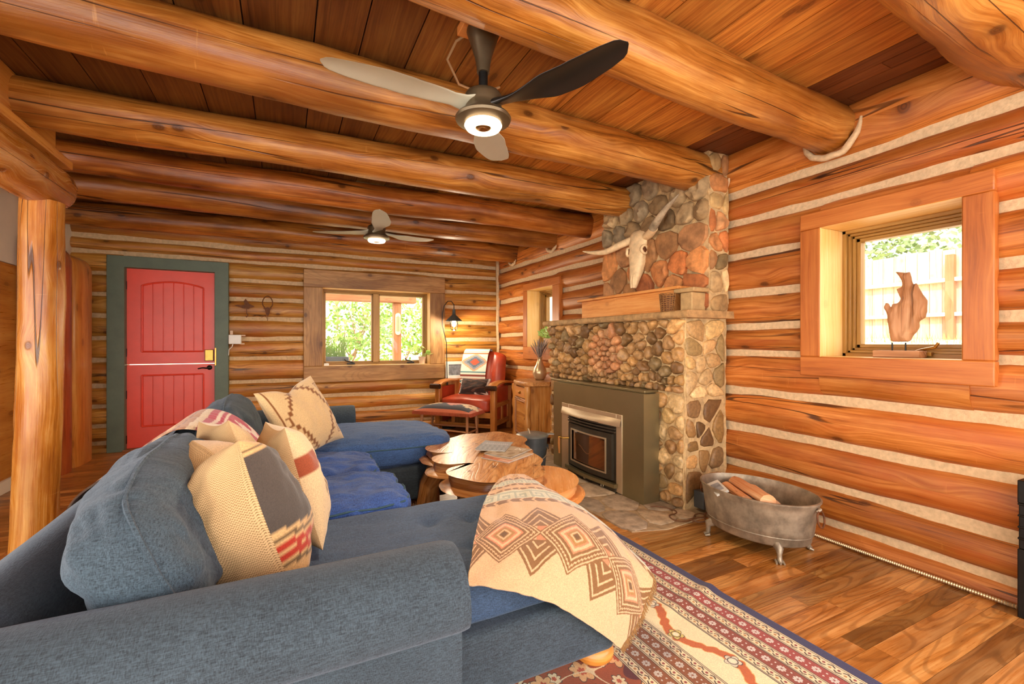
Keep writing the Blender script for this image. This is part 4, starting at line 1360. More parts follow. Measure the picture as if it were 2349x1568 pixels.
# near side: rounded stones set in wide pale mortar, courses of blocks toward the wall
S_, cells = voronoi(jitter_seeds((XF + .02, 2.93, .03, .80), .150, .125), (XF + .0, 2.93, .05, .80), 0)
stones(g, cells, side, .017, .016, [tuple(q * .72 for q in c) for c in darkp] + warmp[:3], rounds=1, rough=.3, prof=((1, -.3), (.99, .4), (.92, .8), (.7, 1), (.3, 1.1)))
S_, cells = voronoi(jitter_seeds((XF + .02, 2.93, .80, 1.37), .13, .105), (XF + .0, 2.93, .80, 1.37), 0)
stones(g, cells, side, .007, .018, palep, rounds=1, rough=.3, prof=((1, -.3), (.99, .4), (.92, .8), (.7, 1), (.3, 1.1)))
Q_(g.build('river_stones', M['stone'], ch, angle=60))
g = G()
box = (UY0 + .0, UY1 - .01, 1.42, 2.60)
S_, cells = voronoi(jitter_seeds((UY0, UY1, 1.42, 2.08), .25, .15), box[:3] + (2.10,), 1)
stones(g, cells, frontU, .007, .035, redp, rounds=1, prof=((1, -.2), (.995, .6), (.97, .88), (.85, 1), (.4, 1.0)), rough=.4)
S_, cells = voronoi(jitter_seeds((UY0, UY1, 2.10, 2.6), .2, .15), (box[0], box[1], 2.10, 2.6), 1)
stones(g, cells, frontU, .007, .05, [hx('#b39468'), hx('#c4a272'), hx('#9a7a50'), hx('#a8906c')], rounds=1, rough=.45)
S_, cells = voronoi(jitter_seeds((UX, 2.96, 1.42, 2.6), .12, .15), (UX + .0, 2.96, 1.42, 2.6), 0)
stones(g, cells, sideU, .008, .025, palep + redp, rounds=1, rough=.3)
Q_(g.build('flagstone_facing', M['flag'], ch, angle=50))
# mantel slab
g = G(); n = 60
rows = []
for i in range(n + 1):
    y = 2.275 + (4.24 - 2.275) * i / n
    w = lambda k: .012 * noise.noise(Vector((y * 7, k, 0))) + .006 * noise.noise(Vector((y * 25, k, 0)))
    xf = 2.475
    rows.append([(2.985, y, 1.378), (xf + .012 + w(1), y, 1.376 + w(2) * .4), (xf + w(3), y, 1.390), (xf + w(4) * 1.4, y, 1.405), (xf + .003 + w(5), y, 1.420), (xf + .012 + w(6), y, 1.4285), (2.985, y, 1.43)])
g.grid(rows); g.add(rows[0], [tuple(range(7))]); g.add(rows[-1], [tuple(reversed(range(7)))])
Q_(g.build('mantel_slab', plain('mantel_stone', hx('#b48c5a'), .7, var=.22, scale=20, bump=.6), ch, angle=50))

# flat stone ledge over the surround, grey steel surround, stove insert
g = G(); g.box(2.40, 2.535, 2.60, 3.95, .822, .842)
Q_(g.build('steel_ledge', M['steel'], ch, bevel=.003))
st = thing('wood_stove_insert', 'wood stove insert with a glass door set in a plain grey-green steel surround', 'stove', (2.35, 3.18, 0))
def T_(o): return Q_(o, (2.35, 3.18, 0))
g = G()
a0, a1 = 2.86, 3.535; zt_ = .60
y0, y1 = 2.557, 3.81
g.box(2.35, 2.50, y0, 2.80, .0, .82); g.box(2.35, 2.50, 3.64, y1, .0, .82); g.box(2.35, 2.50, 2.80, 3.64, .622, .82)
T_(g.build('surround', M['steel'], st, smooth=False))
g = G()
X_ = 2.343
g.box(X_, 2.36, 2.792, a0, .018, .635); g.box(X_, 2.36, a1, 3.653, .018, .635); g.box(X_, 2.36, a0, a1, .565, .635)
T_(g.build('trim_frame', M['steel_bright'], st, bevel=.002))
g = G()   # sloping hood lip above the door
n = 16; rows = []
for i in range(n + 1):
    t = i / n; y = 2.80 + (3.645 - 2.80) * t
    b = .028 * sin(pi * t) + .014
    rows.append([(X_, y, .60), (X_ - b * .6, y, .575), (X_ - b, y, .548), (X_ - b, y, .540), (X_, y, .556)])
g.grid(rows)
T_(g.build('hood_lip', M['steel_bright'], st, angle=50))
g = G()
def bow(y): t = (y - a0) / (a1 - a0); return .032 * sin(pi * min(1, max(0, t)))
def bowed(g, ya, yb, z0, z1, d0, d1, n=14):
    """slab following the bowed front, d0/d1 distance in front of the frame"""
    rows = []
    for i in range(n + 1):
        y = ya + (yb - ya) * i / n; b = bow(y)
        rows.append([(X_ - b - d0, y, z0), (X_ - b - d1, y, z0), (X_ - b - d1, y, z1), (X_ - b - d0, y, z1), (X_ - b - d0, y, z0)])
    g.grid(rows); g.add(rows[0][:4], [(0, 1, 2, 3)]); g.add(rows[-1][:4], [(3, 2, 1, 0)])
g.box(X_ + .004, 2.50, a0, a1, .02, .565)
for z in (.532, .508, .484): bowed(g, a0 + .005, a1 - .005, z, z + .012, -.02, .012)
T_(g.build('louvre_grille', M['iron'], st, angle=40))
g = G()
ya, yb, za, zb = a0 + .03, a1 - .03, .105, .472
ia, ib, ja, jb = ya + .068, yb - .068, za + .052, zb - .052
for (p, q, r_, s_) in ((ya, yb, zb, jb), (ya, yb, ja, za)):
    bowed(g, p, q, min(r_, s_), max(r_, s_), 0, .018)
bowed(g, ya, ia, ja, jb, 0, .018); bowed(g, ib, yb, ja, jb, 0, .018)
bowed(g, ya, yb, za, zb, -.02, 0)
dr = T_(g.build('stove_door', M['iron'], st, angle=40))
g = G()
for (p, q, r_, s_) in ((ia - .012, ib + .012, jb, jb + .012), (ia - .012, ib + .012, ja - .012, ja), (ia - .012, ia, ja, jb), (ib, ib + .012, ja, jb)):
    bowed(g, p, q, r_, s_, .0, .024)
g.build('glass_rim', M['steel_bright'], dr, angle=40)
g = G(); bowed(g, ia, ib, ja, jb, .0, .006)
g.build('stove_window', M['stoveglass'], dr, angle=60)
g = G(); g.tube([(X_ - .02, a1 - .035, .33), (X_ - .075, a1 - .01, .33), (X_ - .085, a1 + .035, .33)], .009, n=10)
hd = g.build('door_handle', M['brass'], dr)
g = G(); g.tube([(X_ - .085, a1 + .03, .335), (X_ - .088, a1 + .03, .27), (X_ - .085, a1 + .03, .185)], [.011, .013, .009], n=10)
g.build('handle_grip', M['chairwood'], dr)
g = G(); bowed(g, a0 - .02, a1 + .01, .055, .085, 0, .035)
T_(g.build('ash_lip', M['steel'], st, angle=40))
g = G(); g.box(X_ - .01, 2.45, a0, a1, .0, .055); 
T_(g.build('base_panel', M['iron'], st, bevel=.003))
g = G(); g.tube([(X_ - .015 - .018 * 0, 3.02 + .015 * cos(t), .03 + .015 * sin(t)) for t in np.linspace(0, 2 * pi, 14)], .004, n=6); 
T_(g.build('air_control', M['steel_bright'], st))
g = G(); g.box(X_ - .02, X_, 3.25, 3.275, .02, .04)
T_(g.build('badge', M['steel_bright'], st))

# hearth of flat stones
g = G()
box = (1.93, 2.56, 2.22, 4.6)
seeds = [(2.05, 2.42), (2.30, 2.35), (2.22, 2.68), (1.98, 2.75), (2.2, 3.02), (2.02, 3.25), (2.3, 3.35), (2.05, 3.65), (2.35, 3.75), (2.1, 4.0), (2.4, 4.15), (2.15, 4.4), (2.45, 2.48), (2.5, 2.3), (2.45, 4.45)]
S_, cells = voronoi(seeds, box, 0)
cells2 = []
for p in cells: cells2.append(p)
stones(g, cells2, lambda s, t, h: (s, t, .004 + h), .010, .010, [hx('#bfa585'), hx('#b09a80'), hx('#c8ad8c'), hx('#b8a084')], rounds=1, prof=((1, -.4), (.995, .8), (.97, 1), (.6, 1)), rough=.08)
g.tone = hx('#b99c76')[:3]
pts = [(1.96, 2.24), (2.2, 2.17), (2.5, 2.20), (2.98, 2.22), (2.98, 4.62), (1.90, 4.62), (1.93, 3.6), (1.9, 3.0)]
g.prism(pts, .0, .007)
hearth = g.build('stone_hearth', M['flag'], angle=40)
tag(hearth, 'flat grey flagstone hearth set in the floor in front of the stove', 'hearth')

# wooden box shelf on the mantel
sh = thing('mantel_shelf', 'orange wooden box shelf standing on the stone mantel below the skull', 'shelf', (2.70, 3.1, 1.431))
def S2(o): return Q_(o, (2.70, 3.1, 1.431))
g = G(); g.box(2.62, 2.70, 2.53, 3.72, 1.4315, 1.60, grain=1)
S2(g.build('front_board', M['mantel'], sh, bevel=.004))
g = G(); g.box(2.59, 2.74, 2.46, 3.76, 1.60, 1.622, grain=1)
S2(g.build('top_board', M['mantel'], sh, bevel=.004))
g = G(); g.box(2.60, 2.74, 2.34, 2.45, 1.4315, 1.565); g.box(2.585, 2.745, 2.31, 2.50, 1.566, 1.598)
tag(g.build('stone_block', plain('pale_block', hx('#bf9a66'), .8, var=.12, scale=20, bump=.4), bevel=.008), 'pale square stone block at the near end of the mantel', 'stone block')
# wire and wicker basket
bk = thing('wicker_basket', 'small brown wicker basket at the near end of the mantel shelf', 'basket', (2.555, 2.53, 1.4315)); bk.scale = (1.15, 1.25, 1.15)
g = G()
for k in range(14):
    a = 2 * pi * k / 14
    g.tube([(.030 * cos(a), .042 * sin(a), 0), (.034 * cos(a), .050 * sin(a), .06), (.038 * cos(a), .056 * sin(a), .118)], .0025, n=5)
for z in np.linspace(.004, .115, 9):
    r = .030 + .008 * z / .115
    g.tube([(r * cos(t) * 1.03, r * 1.45 * sin(t), z + .002 * sin(t * 7)) for t in np.linspace(0, 2 * pi, 30)], .003, n=5, cap=False)
g.build('basket_body', M['wicker'], bk)
g = G(); g.lathe([(.0, .002), (.03, .002), (.034, .10), (.0, .10)], 20, sy=1.4)
g.build('basket_lining', M['rust'], bk)

# ------------------------------------------------------------------ cattle skull
sk = thing('cattle_skull', 'bleached cattle skull with long horns hanging on the chimney above the mantel', 'skull', (2.70, 3.02, 1.66))
g = G()
# sections from snout (0) up to poll: z, half width, front depth, back depth, forward offset
secs = [(0.0, .020, .016, .02, .045), (.02, .030, .022, .028, .045), (.06, .036, .028, .035, .04), (.12, .045, .034, .055, .03), (.18, .056, .040, .075, .02), (.24, .066, .046, .085, .012), (.30, .086, .050, .085, .004),
        (.335, .098, .050, .075, .0), (.37, .090, .050, .065, -.002), (.42, .085, .050, .06, -.004), (.46, .088, .046, .055, -.004), (.49, .078, .035, .04, -.002), (.505, .05, .018, .02, 0)]
rows = []
for (z, w, df, db, off) in secs:
    row = []
    for k in range(28):
        th = 2 * pi * k / 28
        c_, s_ = cos(th), sin(th)
        y = w * abs(s_) ** .8 * (1 if s_ > 0 else -1)
        x = -(df if c_ > 0 else db) * abs(c_) ** .85 * (1 if c_ > 0 else -1)
        # nasal cleft at the snout
        if z < .07 and c_ > .3: x += .012 * max(0, 1 - abs(s_) * 3)
        # eye sockets
        e = exp(-((z - .325) / .030) ** 2) * exp(-((abs(th if th < pi else 2 * pi - th) - 1.45) / .42) ** 2)
        y *= 1 - .50 * e
        row.append((x - off * 1.0, y, z))
    row.append(row[0]); rows.append(row)
g.grid(rows); g.add(rows[0][:-1], [tuple(range(28))]); g.add(rows[-1][:-1], [tuple(reversed(range(28)))])
skm = g.build('skull_bone', M['bone'], sk, angle=80)
md = skm.modifiers.new('s', 'SUBSURF'); md.levels = 1; md.render_levels = 2
for s_ in (-1, 1):
    g = G(); g.tube([(-.028 + .030 * cos(t), s_ * (.066 + .010 * abs(sin(t))), .325 + .034 * sin(t)) for t in np.linspace(0, 2 * pi, 20)], .011, n=8, cap=False)
    g.build('eye_rim', M['bone'], sk, angle=80)
    g = G(); g.lathe([(.0, -.010), (.022, -.008), (.026, 0), (.02, .006), (0, .008)], 16)
    e_ = g.build('eye_socket', M['rust'], sk); e_.location = (-.030, s_ * .068, .325); e_.scale = (1.25, 1.25, 1.6); e_.rotation_euler = (radians(90), 0, 0)
    g = G()
    for k in range(7): g.box(.028, .060, s_ * .046 - .008, s_ * .046 + .008, .10 + .021 * k, .116 + .021 * k)
    g.build('teeth', M['bone'], sk, bevel=.003)
    g = G(); g.tube([(.01, s_ * .07, .27), (.012, s_ * .10, .30), (.02, s_ * .105, .34), (.03, s_ * .09, .375)], [.010, .010, .009, .012], n=8)
    g.build('cheek_bone', M['bone'], sk, angle=80)
g = G(); g.tube([(-.058, .008, .0), (-.062, .010, .06), (-.055, .008, .12)], [.009, .012, .01], n=8); g.tube([(-.058, -.008, .0), (-.062, -.010, .06), (-.055, -.008, .12)], [.009, .012, .01], n=8)
g.build('nose_bone', M['bone'], sk, angle=80)
def horn(pts, rr, mat, name='horn'):
    g = G(); A = catmull(np.array(pts, float), np.linspace(0, 1, 26)); g.tube([tuple(a) for a in A], list(np.interp(np.linspace(0, 1, 26), np.linspace(0, 1, len(rr)), rr)), n=14, wob=.08)
    return g.build(name, mat, sk, angle=80)
horn([(0, .06, .44), (-.03, .16, .405), (-.05, .30, .365), (-.08, .42, .375), (-.10, .51, .40)], [.034, .032, .026, .017, .004], M['bone'])
horn([(0, -.06, .44), (-.05, -.13, .44), (-.10, -.20, .46)], [.036, .034, .032], M['bone'], 'horn_core')
horn([(-.10, -.19, .458), (-.14, -.26, .50), (-.17, -.34, .56), (-.19, -.41, .60), (-.20, -.46, .635)], [.033, .028, .021, .013, .003], M['horn'])
sk.rotation_euler = (0, radians(4), radians(10)); sk.scale = (1.06, 1.12, 1.0)

# ------------------------------------------------------------------ coffee table
tb = thing('coffee_table', 'polished live-edge burl coffee table on a gnarled root base', 'coffee table', (1.25, 2.85, 0))
def B_(o): return Q_(o, (1.25, 2.85, 0))
def slabtop(outline, z1, th, inset, name, mat, seedv=0, ww=.012, flip=0):
    p = chaikin(outline, 2); n = len(p)
    cx = sum(q[0] for q in p) / n; cy = sum(q[1] for q in p) / n
    g = G(); vs = []
    lv = [(-.016, 0), (-.004, -.004), (.004, -.014), (.006, -.03), (-.004, -.05), (.004, -.065), (-inset, -th * .85), (-inset * 1.8, -th)]
    for (o, dz) in lv:
        for i, (x, y) in enumerate(p):
            a, b = p[i - 1], p[(i + 1) % n]
            nx, ny = (b[1] - a[1]), -(b[0] - a[0]); L = hypot(nx, ny) or 1
            k = o + (ww * noise.noise(Vector((x * 9, y * 9, dz * 40 + seedv))) + ww * .5 * noise.noise(Vector((x * 30, y * 30, dz * 70)))) * (1 if dz < -.002 else .35)
            vs.append((x + nx / L * k, y + ny / L * k, z1 + dz + (.003 * noise.noise(Vector((x * 7, y * 7, 0))) if dz == 0 else 0)))
    fs = []; uvs = []
    m = len(lv)
    for i in range(m - 1):
        for a in range(n):
            f = (i * n + a, i * n + (a + 1) % n, (i + 1) * n + (a + 1) % n, (i + 1) * n + a)
            fs.append(f); uvs.append([(vs[q][0] * .6 + vs[q][1] * .8, vs[q][2] * 1.5 + .3) for q in f])
    fs.append(tuple(range(n))); uvs.append([(vs[q][0] * .5 + vs[q][1] * .86, vs[q][0] * .86 - vs[q][1] * .5) for q in range(n)])
    fs.append(tuple(reversed(range((m - 1) * n, m * n)))); uvs.append([(0, 0)] * n)
    g.add(vs, fs, uvs)
    return B_(g.build(name, mat, tb, angle=45))
main_o = [(.87, 2.42), (.98, 2.25), (1.12, 2.27), (1.24, 2.20), (1.36, 2.30), (1.38, 2.44), (1.46, 2.52), (1.50, 2.62), (1.50, 2.76), (1.57, 2.90), (1.58, 3.05), (1.685, 3.12), (1.70, 3.30), (1.64, 3.42), (1.62, 3.54), (1.46, 3.50), (1.33, 3.545), (1.20, 3.44), (1.08, 3.42), (1.02, 3.31), (.91, 3.24), (.90, 3.08), (.96, 3.02), (1.08, 3.00), (1.10, 2.965), (.97, 2.975), (.87, 2.92), (.85, 2.80), (.92, 2.71), (1.05, 2.70), (1.13, 2.66), (1.02, 2.655), (.88, 2.62), (.84, 2.52)]
slabtop(main_o[::-1], .445, .085, .03, 'tabletop', M['table'], 1, .016)
lobe = [(1.12, 2.22), (1.25, 2.10), (1.40, 2.12), (1.53, 2.22), (1.60, 2.36), (1.60, 2.52), (1.52, 2.62), (1.40, 2.60), (1.20, 2.48), (1.05, 2.40)]
slabtop(lobe[::-1], .385, .075, .03, 'lower_slab', M['table_pale'], 4, .010)
g = G()
g.lathe([(.0, .0), (.17, .0), (.20, .04), (.18, .12), (.20, .22), (.25, .31), (.27, .36), (0, .365)], 40, (1.22, 2.85, .0), sy=1.5)
V2_ = []
for i, p in enumerate(g.v):
    a = atan2(p[1] - 2.85, p[0] - 1.22); k = 1 + .22 * noise.noise(Vector((cos(a) * 2.2, sin(a) * 2.2, p[2] * 3))) + .10 * noise.noise(Vector((cos(a) * 6, sin(a) * 6, p[2] * 8)))
    V2_.append((1.22 + (p[0] - 1.22) * k, 2.85 + (p[1] - 2.85) * k, p[2]))
g.v = V2_
g.tube([(1.05, 2.60, .30), (.95, 2.52, .22), (.90, 2.46, .10), (.88, 2.44, 0)], [.08, .07, .06, .07], n=14, wob=.4)
g.tube([(1.0, 3.15, .30), (.94, 3.2, .18), (.93, 3.22, 0)], [.09, .07, .08], n=14, wob=.4)
B_(g.build('root_base', M['table'], tb, angle=80))

# magazines
def magazine(c, rz, w, h, fcol, label, t=.006, tilt=0.0):
    n = 90
    u, v = np.meshgrid(np.linspace(0, 1, n), np.linspace(0, 1, int(n * h / w)), indexing='ij')
    x, y = (u - .5) * w, (v - .5) * h
    z = t + .006 * np.exp(-u * 5) + 0 * x
    R = np.array([[cos(rz), -sin(rz)], [sin(rz), cos(rz)]])
    P = np.stack([x * R[0, 0] + y * R[0, 1], x * R[1, 0] + y * R[1, 1], z + tilt * (u - .5)], -1) + np.array(c)
    root = fast_grid('magazine', P, fcol(u, v), M['paint']); tag(root, label, 'magazine')
    g = G(); g.M = Matrix.Translation(c) @ Matrix.Rotation(rz, 4, 'Z'); g.box(-w / 2 + .001, w / 2 - .001, -h / 2 + .001, h / 2 - .001, .0006, t - .0004)
    g.build('pages', M['paper'], root, smooth=False)
    return root
def m1(u, v):
    C = base_col(u.shape, hx('#a9adb0')); nz = np.sin(u * 40 + np.sin(v * 9) * 3) * np.sin(v * 17 + 2)
    put(C, (v < .55) & (nz > .1), hx('#8c9297')); put(C, (v > .62) & (v < .80) & (u > .1) & (u < .9) & (((u * 14) % 1) < .55) & (np.abs(v - .71) < .06), hx('#c9ccce')); return C
def m2(u, v):
    C = base_col(u.shape, hx('#b9a68c'))
    put(C, (np.sin(u * 15) * np.sin(v * 11 + 1) > .2) & (v < .6), hx('#9a8468'))
    # a big serifless X and I masthead
    a = (u - .68) / .10; b = (v - .82) / .10
    put(C, (np.abs(a) < 1) & (np.abs(b) < 1) & ((np.abs(a - b) < .28) | (np.abs(a + b) < .28)), hx('#efe6d8'))
    put(C, (np.abs(u - .83) < .015) & (np.abs(b) < 1), hx('#efe6d8')); put(C, (np.abs(u - .55) < .013) & (np.abs(b) < 1), hx('#efe6d8'))
    return C
def m3(u, v):
    C = base_col(u.shape, hx('#cfb69a')); put(C, v < .18, hx('#c9744a')); put(C, (v > .03) & (v < .13) & (((u * 22) % 1) < .5) & (u > .6), hx('#e8d8c4')); put(C, (v < .13) & (v > .05) & (u < .35) & (((u * 30) % 1) < .5), hx('#8a5a40')); return C
magazine((1.32, 2.72, .4465), radians(-62), .22, .29, m3, 'bottom magazine of the pile on the burl table, with an orange strip', .006)
magazine((1.36, 2.79, .456), radians(-58), .21, .28, m2, 'beige magazine in the middle of the pile on the burl table', .005)
magazine((1.33, 2.95, .464), radians(-38), .21, .28, m1, 'grey magazine lying askew on top of the pile on the burl table', .005)

# fur rug under the table
def furrug(c, r, col1, label, nH=2600, sx=1.0, sy=1.0):
    g = G(); g.lathe([(.0, .001), (r, .001), (r * .98, .012), (r * .5, .02), (0, .022)], 30, c, sx, sy)
    o = g.build('sheepskin', plain('hide', col1, .95), None)
    g = G()
    for k in range(nH):
        a = random.random() * 2 * pi; q = r * sqrt(random.random()) * (1 + .12 * sin(a * 5))
        x, y = c[0] + q * cos(a) * sx, c[1] + q * sin(a) * sy
        d = Vector((random.uniform(-1, 1), random.uniform(-1, 1), random.uniform(.6, 1.4))).normalized()
        L = random.uniform(.025, .05); s_ = d.cross(Vector((0, 0, 1))).normalized() * .0022
        p = Vector((x, y, c[2] + .012)); m_ = p + d * L * .6; e = p + d * L + Vector((0, 0, -.012))
        w = random.uniform(.7, 1.2); g.tone = tuple(min(1, q_ * w) for q_ in col1[:3])
        g.add([tuple(p - s_), tuple(p + s_), tuple(m_ + s_ * .8), tuple(m_ - s_ * .8), tuple(e)], [(0, 1, 2, 3), (3, 2, 4)])
    g.build('wool', M['weave'], o, smooth=False)
    return tag(o, label, 'sheepskin')
furrug((.86, 3.16, 0), .17, hx('#8f5f3c'), 'brown shaggy sheepskin on the floor at the far left of the burl table', sx=.8, sy=.7)
furrug((.98, 2.62, 0), .24, hx('#cdb592'), 'cream shaggy sheepskin spread on the floor under the burl table', sx=.8, sy=1.4)

# ash bucket
bu = thing('ash_bucket', 'grey lidded metal ash bucket beside the stove', 'bucket', (2.05, 3.70, 0))
g = G(); g.lathe([(.115, 0), (.118, .01), (.140, .33), (.146, .335), (.146, .345), (.138, .345)], 36)
g.build('bucket_body', M['bucket'], bu, angle=40)
g = G(); g.lathe([(.150, .335), (.152, .348), (.147, .353), (.10, .366), (.0, .372)], 36)
g.box(.02, .20, -.03, .03, .350, .356)
lid = g.build('lid', plain('lid_metal', hx('#8d8f8a'), .35, .5), bu, angle=40)
g = G(); g.tube([(-.03, -.045, .368), (-.035, -.04, .395), (-.035, 0, .403), (-.035, .04, .395), (-.03, .045, .368)], .005, n=8)
g.build('lid_handle', M['steel_bright'], lid)
g = G(); g.tube([(.135 * cos(a), -.15 * 1.0 * abs(sin(a)) ** .5 * (1) , .24 - .10 * sin(a)) for a in np.linspace(0, pi, 16)], .004, n=6)
g.build('bail_handle', M['steel_bright'], bu)
for s_ in (-1, 1):
    g = G(); g.box(min(s_ * .125, s_ * .15), max(s_ * .125, s_ * .15), -.02, .02, .21, .26)
    g.build('ear', M['blackmetal'], bu, bevel=.004)
bu.rotation_euler = (0, 0, radians(-20))
# ================================================================== CEILING FANS
def fan(loc, angs, mats, label, rod=.10):
    t = thing('ceiling_fan', label, 'ceiling fan', loc, 0, None)
    g = G(); zc = H_CEIL - .03 - loc[2]
    zc = zc if rod == .10 else zc
    top = H_CEIL - loc[2] - .042
    g.lathe([(.0, top), (.070, top), (.072, top - .012), (.055, top - .06), (.036, top - .12), (.029, top - .165), (.027, top - .185), (.0, top - .185)], 32)
    g.build('canopy', M['fanbody'], t, angle=50)
    g = G(); g.lathe([(.020, top - .18), (.020, .075)], 20)
    g.build('down_rod', M['blackmetal'], t)
    g = G(); g.lathe([(.0, .085), (.045, .08), (.075, .065), (.085, .045), (.078, .02), (.085, -.01), (.115, -.032), (.122, -.042), (.118, -.052), (.085, -.062), (.0, -.062)], 44)
    g.build('motor_housing', M['fanbody'], t, angle=50)
    g = G(); g.lathe([(.030, -.064), (.044, -.060), (.078, -.063), (.082, -.072), (.074, -.085), (.046, -.090), (.034, -.078), (.030, -.064)], 40)
    li = g.build('light_ring', M['led'], t, angle=80)
    g = G(); g.lathe([(.0, -.070), (.030, -.070), (.034, -.082), (.026, -.086), (.0, -.080)], 24)
    g.build('centre_cap', M['brass'], li, angle=60)
    for ang, mt in zip(angs, mats):
        g = G(); rows = []
        a = radians(ang); ca, sa = cos(a), sin(a)
        N_ = 34
        for i in range(N_ + 1):
            s = i / N_; r = .055 + .60 * s
            c_ = float(np.interp(s, [0, .06, .15, .30, .45, .65, .85, .95, .985, 1], [.115, .085, .078, .118, .160, .160, .130, .100, .062, .012]))
            tw = radians(float(np.interp(s, [0, .15, .4, 1], [22, 10, -4, -5])))
            sweep = float(np.interp(s, [0, .2, .6, 1], [.0, .012, .012, -.02]))
            lift = .010 + .030 * s * s
            th_ = float(np.interp(s, [0, .12, .5, 1], [.030, .020, .011, .005]))
            row = []
            for k in range(18):
                ph = 2 * pi * k / 18
                y = cos(ph) * c_ / 2; z = sin(ph) * th_ / 2 * (1 - .3 * cos(ph)) - .012 * (cos(ph) ** 2 - .5) * (c_ / .14)
                Y = y * cos(tw) - z * sin(tw) + sweep; Z = y * sin(tw) + z * cos(tw) + lift
                row.append((r * ca - Y * sa, r * sa + Y * ca, Z))
            row.append(row[0]); rows.append(row)
        g.grid(rows); g.add(rows[-1][:-1], [tuple(range(18))])
        g.build('blade', mt, t, angle=180)
    L = bpy.data.lights.new('fan_light', 'SPOT'); L.energy = 60; L.color = (1, .80, .55); L.shadow_soft_size = .06; L.spot_size = radians(165); L.spot_blend = .4
    lo = bpy.data.objects.new('fan_light', L); lo.location = (0, 0, -.10); lo.parent = t; COL.objects.link(lo)
    return t
fan((.77, 1.83, 2.215), (181, -60, 60), (M['blade'], M['blade_shaded'], M['blade']), 'big ceiling fan overhead with a glowing ring light, two pale blades and one coloured dark for shade')
fan((.77, 4.42, 2.235), (-96, 22, 146), (M['blade'],) * 3, 'smaller-looking far ceiling fan with three pale blades and a glowing light')
g = G(); g.box(.68, .86, 1.755, 1.915, H_CEIL - .041, H_CEIL - .002, grain=0)
tag(g.build('mounting_block', M['mantel'], bevel=.003), 'pale wooden mounting block between the ceiling and the big fan', 'mounting block')
g = G(); g.tube([(.72, 1.90, 2.57), (.70, 1.98, 2.58), (.69, 2.08, 2.55), (.78, 2.17, 2.50), (.92, 2.20, 2.50), (1.02, 2.20, 2.56)], .006, n=8)
tag(g.build('electric_cable', M['pewter']), 'thin cable looping from the big fan mount to the next beam', 'cable')

# ================================================================== SEATING CORNER
TH = radians(-47.4)
def LT(O):
    ct, st_ = cos(TH), sin(TH)
    return lambda x, y, z: (O[0] + x * ct - y * st_, O[1] + x * st_ + y * ct, z)
OC = (2.36, 5.92)
ac = thing('armchair', 'red leather mission armchair with wooden arms in the far corner', 'armchair', (OC[0], OC[1], 0), TH)
def cb(name, boxes, mat, bev=.006, par=None):
    g = G()
    for b in boxes: g.box(*b)
    return g.build(name, M[mat], par or ac, bevel=bev)
for sx in (-1, 1):
    for sy, h in ((-.28, .615), (.29, .60)):
        cb('leg', [(sx * .41 - .035, sx * .41 + .035, sy - .04, sy + .04, 0, h)], 'chairwood')
    g = G(); rows = []
    for i in range(21):
        t = i / 20; y = -.38 + .74 * t
        z = .625 + .035 * sin(pi * min(1, t * 1.15)) - .10 * max(0, .14 - t) / .14 * .35
        hw = .062 + .012 * sin(t * pi)
        xx = sx * .41
        rows.append([(xx - hw, y, z), (xx - hw, y, z + .02), (xx - hw * .5, y, z + .032), (xx + hw * .5, y, z + .032), (xx + hw, y, z + .02), (xx + hw, y, z), (xx - hw, y, z)])
    g.grid(rows); g.add(rows[0][:-1], [tuple(range(6))]); g.add(rows[-1][:-1], [tuple(reversed(range(6)))])
    arm_ = g.build('arm', M['chairwood'], ac, angle=50)
    g = G(); g.tube([(sx * .41 - .07, -.37, .612), (sx * .41 + .07, -.37, .612)], .034, n=14)
    o = g.build('arm_scroll', plain('dark_chair_wood', hx('#3a2010'), .22, var=.2), arm_)
    # side: rail, lower slat panel with little windows
    cb('side_rail', [(sx * .41 - .012, sx * .41 + .012, -.26, .27, .34, .40), (sx * .41 - .012, sx * .41 + .012, -.26, .27, .10, .17), (sx * .41 - .012, sx * .41 + .012, -.02, .03, .17, .34), (sx * .41 - .012, sx * .41 + .012, -.24, -.20, .17, .34), (sx * .41 - .012, sx * .41 + .012, .20, .25, .17, .34)], 'chairwood', .004)
    cb('side_panel', [(sx * .395 - .008, sx * .395 + .008, -.26, .27, .12, .60)], 'leather', .003)
cb('front_rail', [(-.38, .38, -.30, -.27, .21, .28), (-.38, .38, -.30, -.27, .08, .13), (-.20, -.15, -.30, -.275, .13, .21), (.15, .20, -.30, -.275, .13, .21)], 'chairwood', .004)
cb('back_rail', [(-.38, .38, .27, .30, .20, .60)], 'chairwood', .004)
o, r_ = cushion('seat_cushion', (.74, .66, .20), (0, -.02, .375), M['leather'], ac, e=7, crown=.22, lump=.008, n=22)
# back: upholstered with vertical channels
g = G(); rows = []
for i in range(41):
    u = i / 40 * 2 - 1
    row = []
    chan = .022 * abs(sin((u + 1) * pi * 2.0)) ** .6
    for j in range(25):
        v = j / 24
        z = .42 + .66 * v - .03 * u * u * v
        ww = .36 * (1 - .06 * v) * (1 if v < .9 else 1 - .25 * ((v - .9) / .1) ** 2)
        thk = (.075 + chan) * (1 - abs(u) ** 5) ** .5 * (sin(pi * min(1, .08 + v * .92)) ** .25 if v < 1 else 0)
        row.append((u * ww, .20 + .16 * v - thk, z))
    rows.append(row)
g.grid(rows)
rows2 = [[(p[0], .20 + .16 * ((p[2] - .42) / .66) + .06 * (1 - abs(i / 40 * 2 - 1) ** 6) ** .5 * (1 if 0 < j < 24 else 0), p[2]) for j, p in enumerate(r)] for i, r in enumerate(rows)]
g.grid(rows2, flip=True)
g.build('backrest', M['leather'], ac, angle=60)
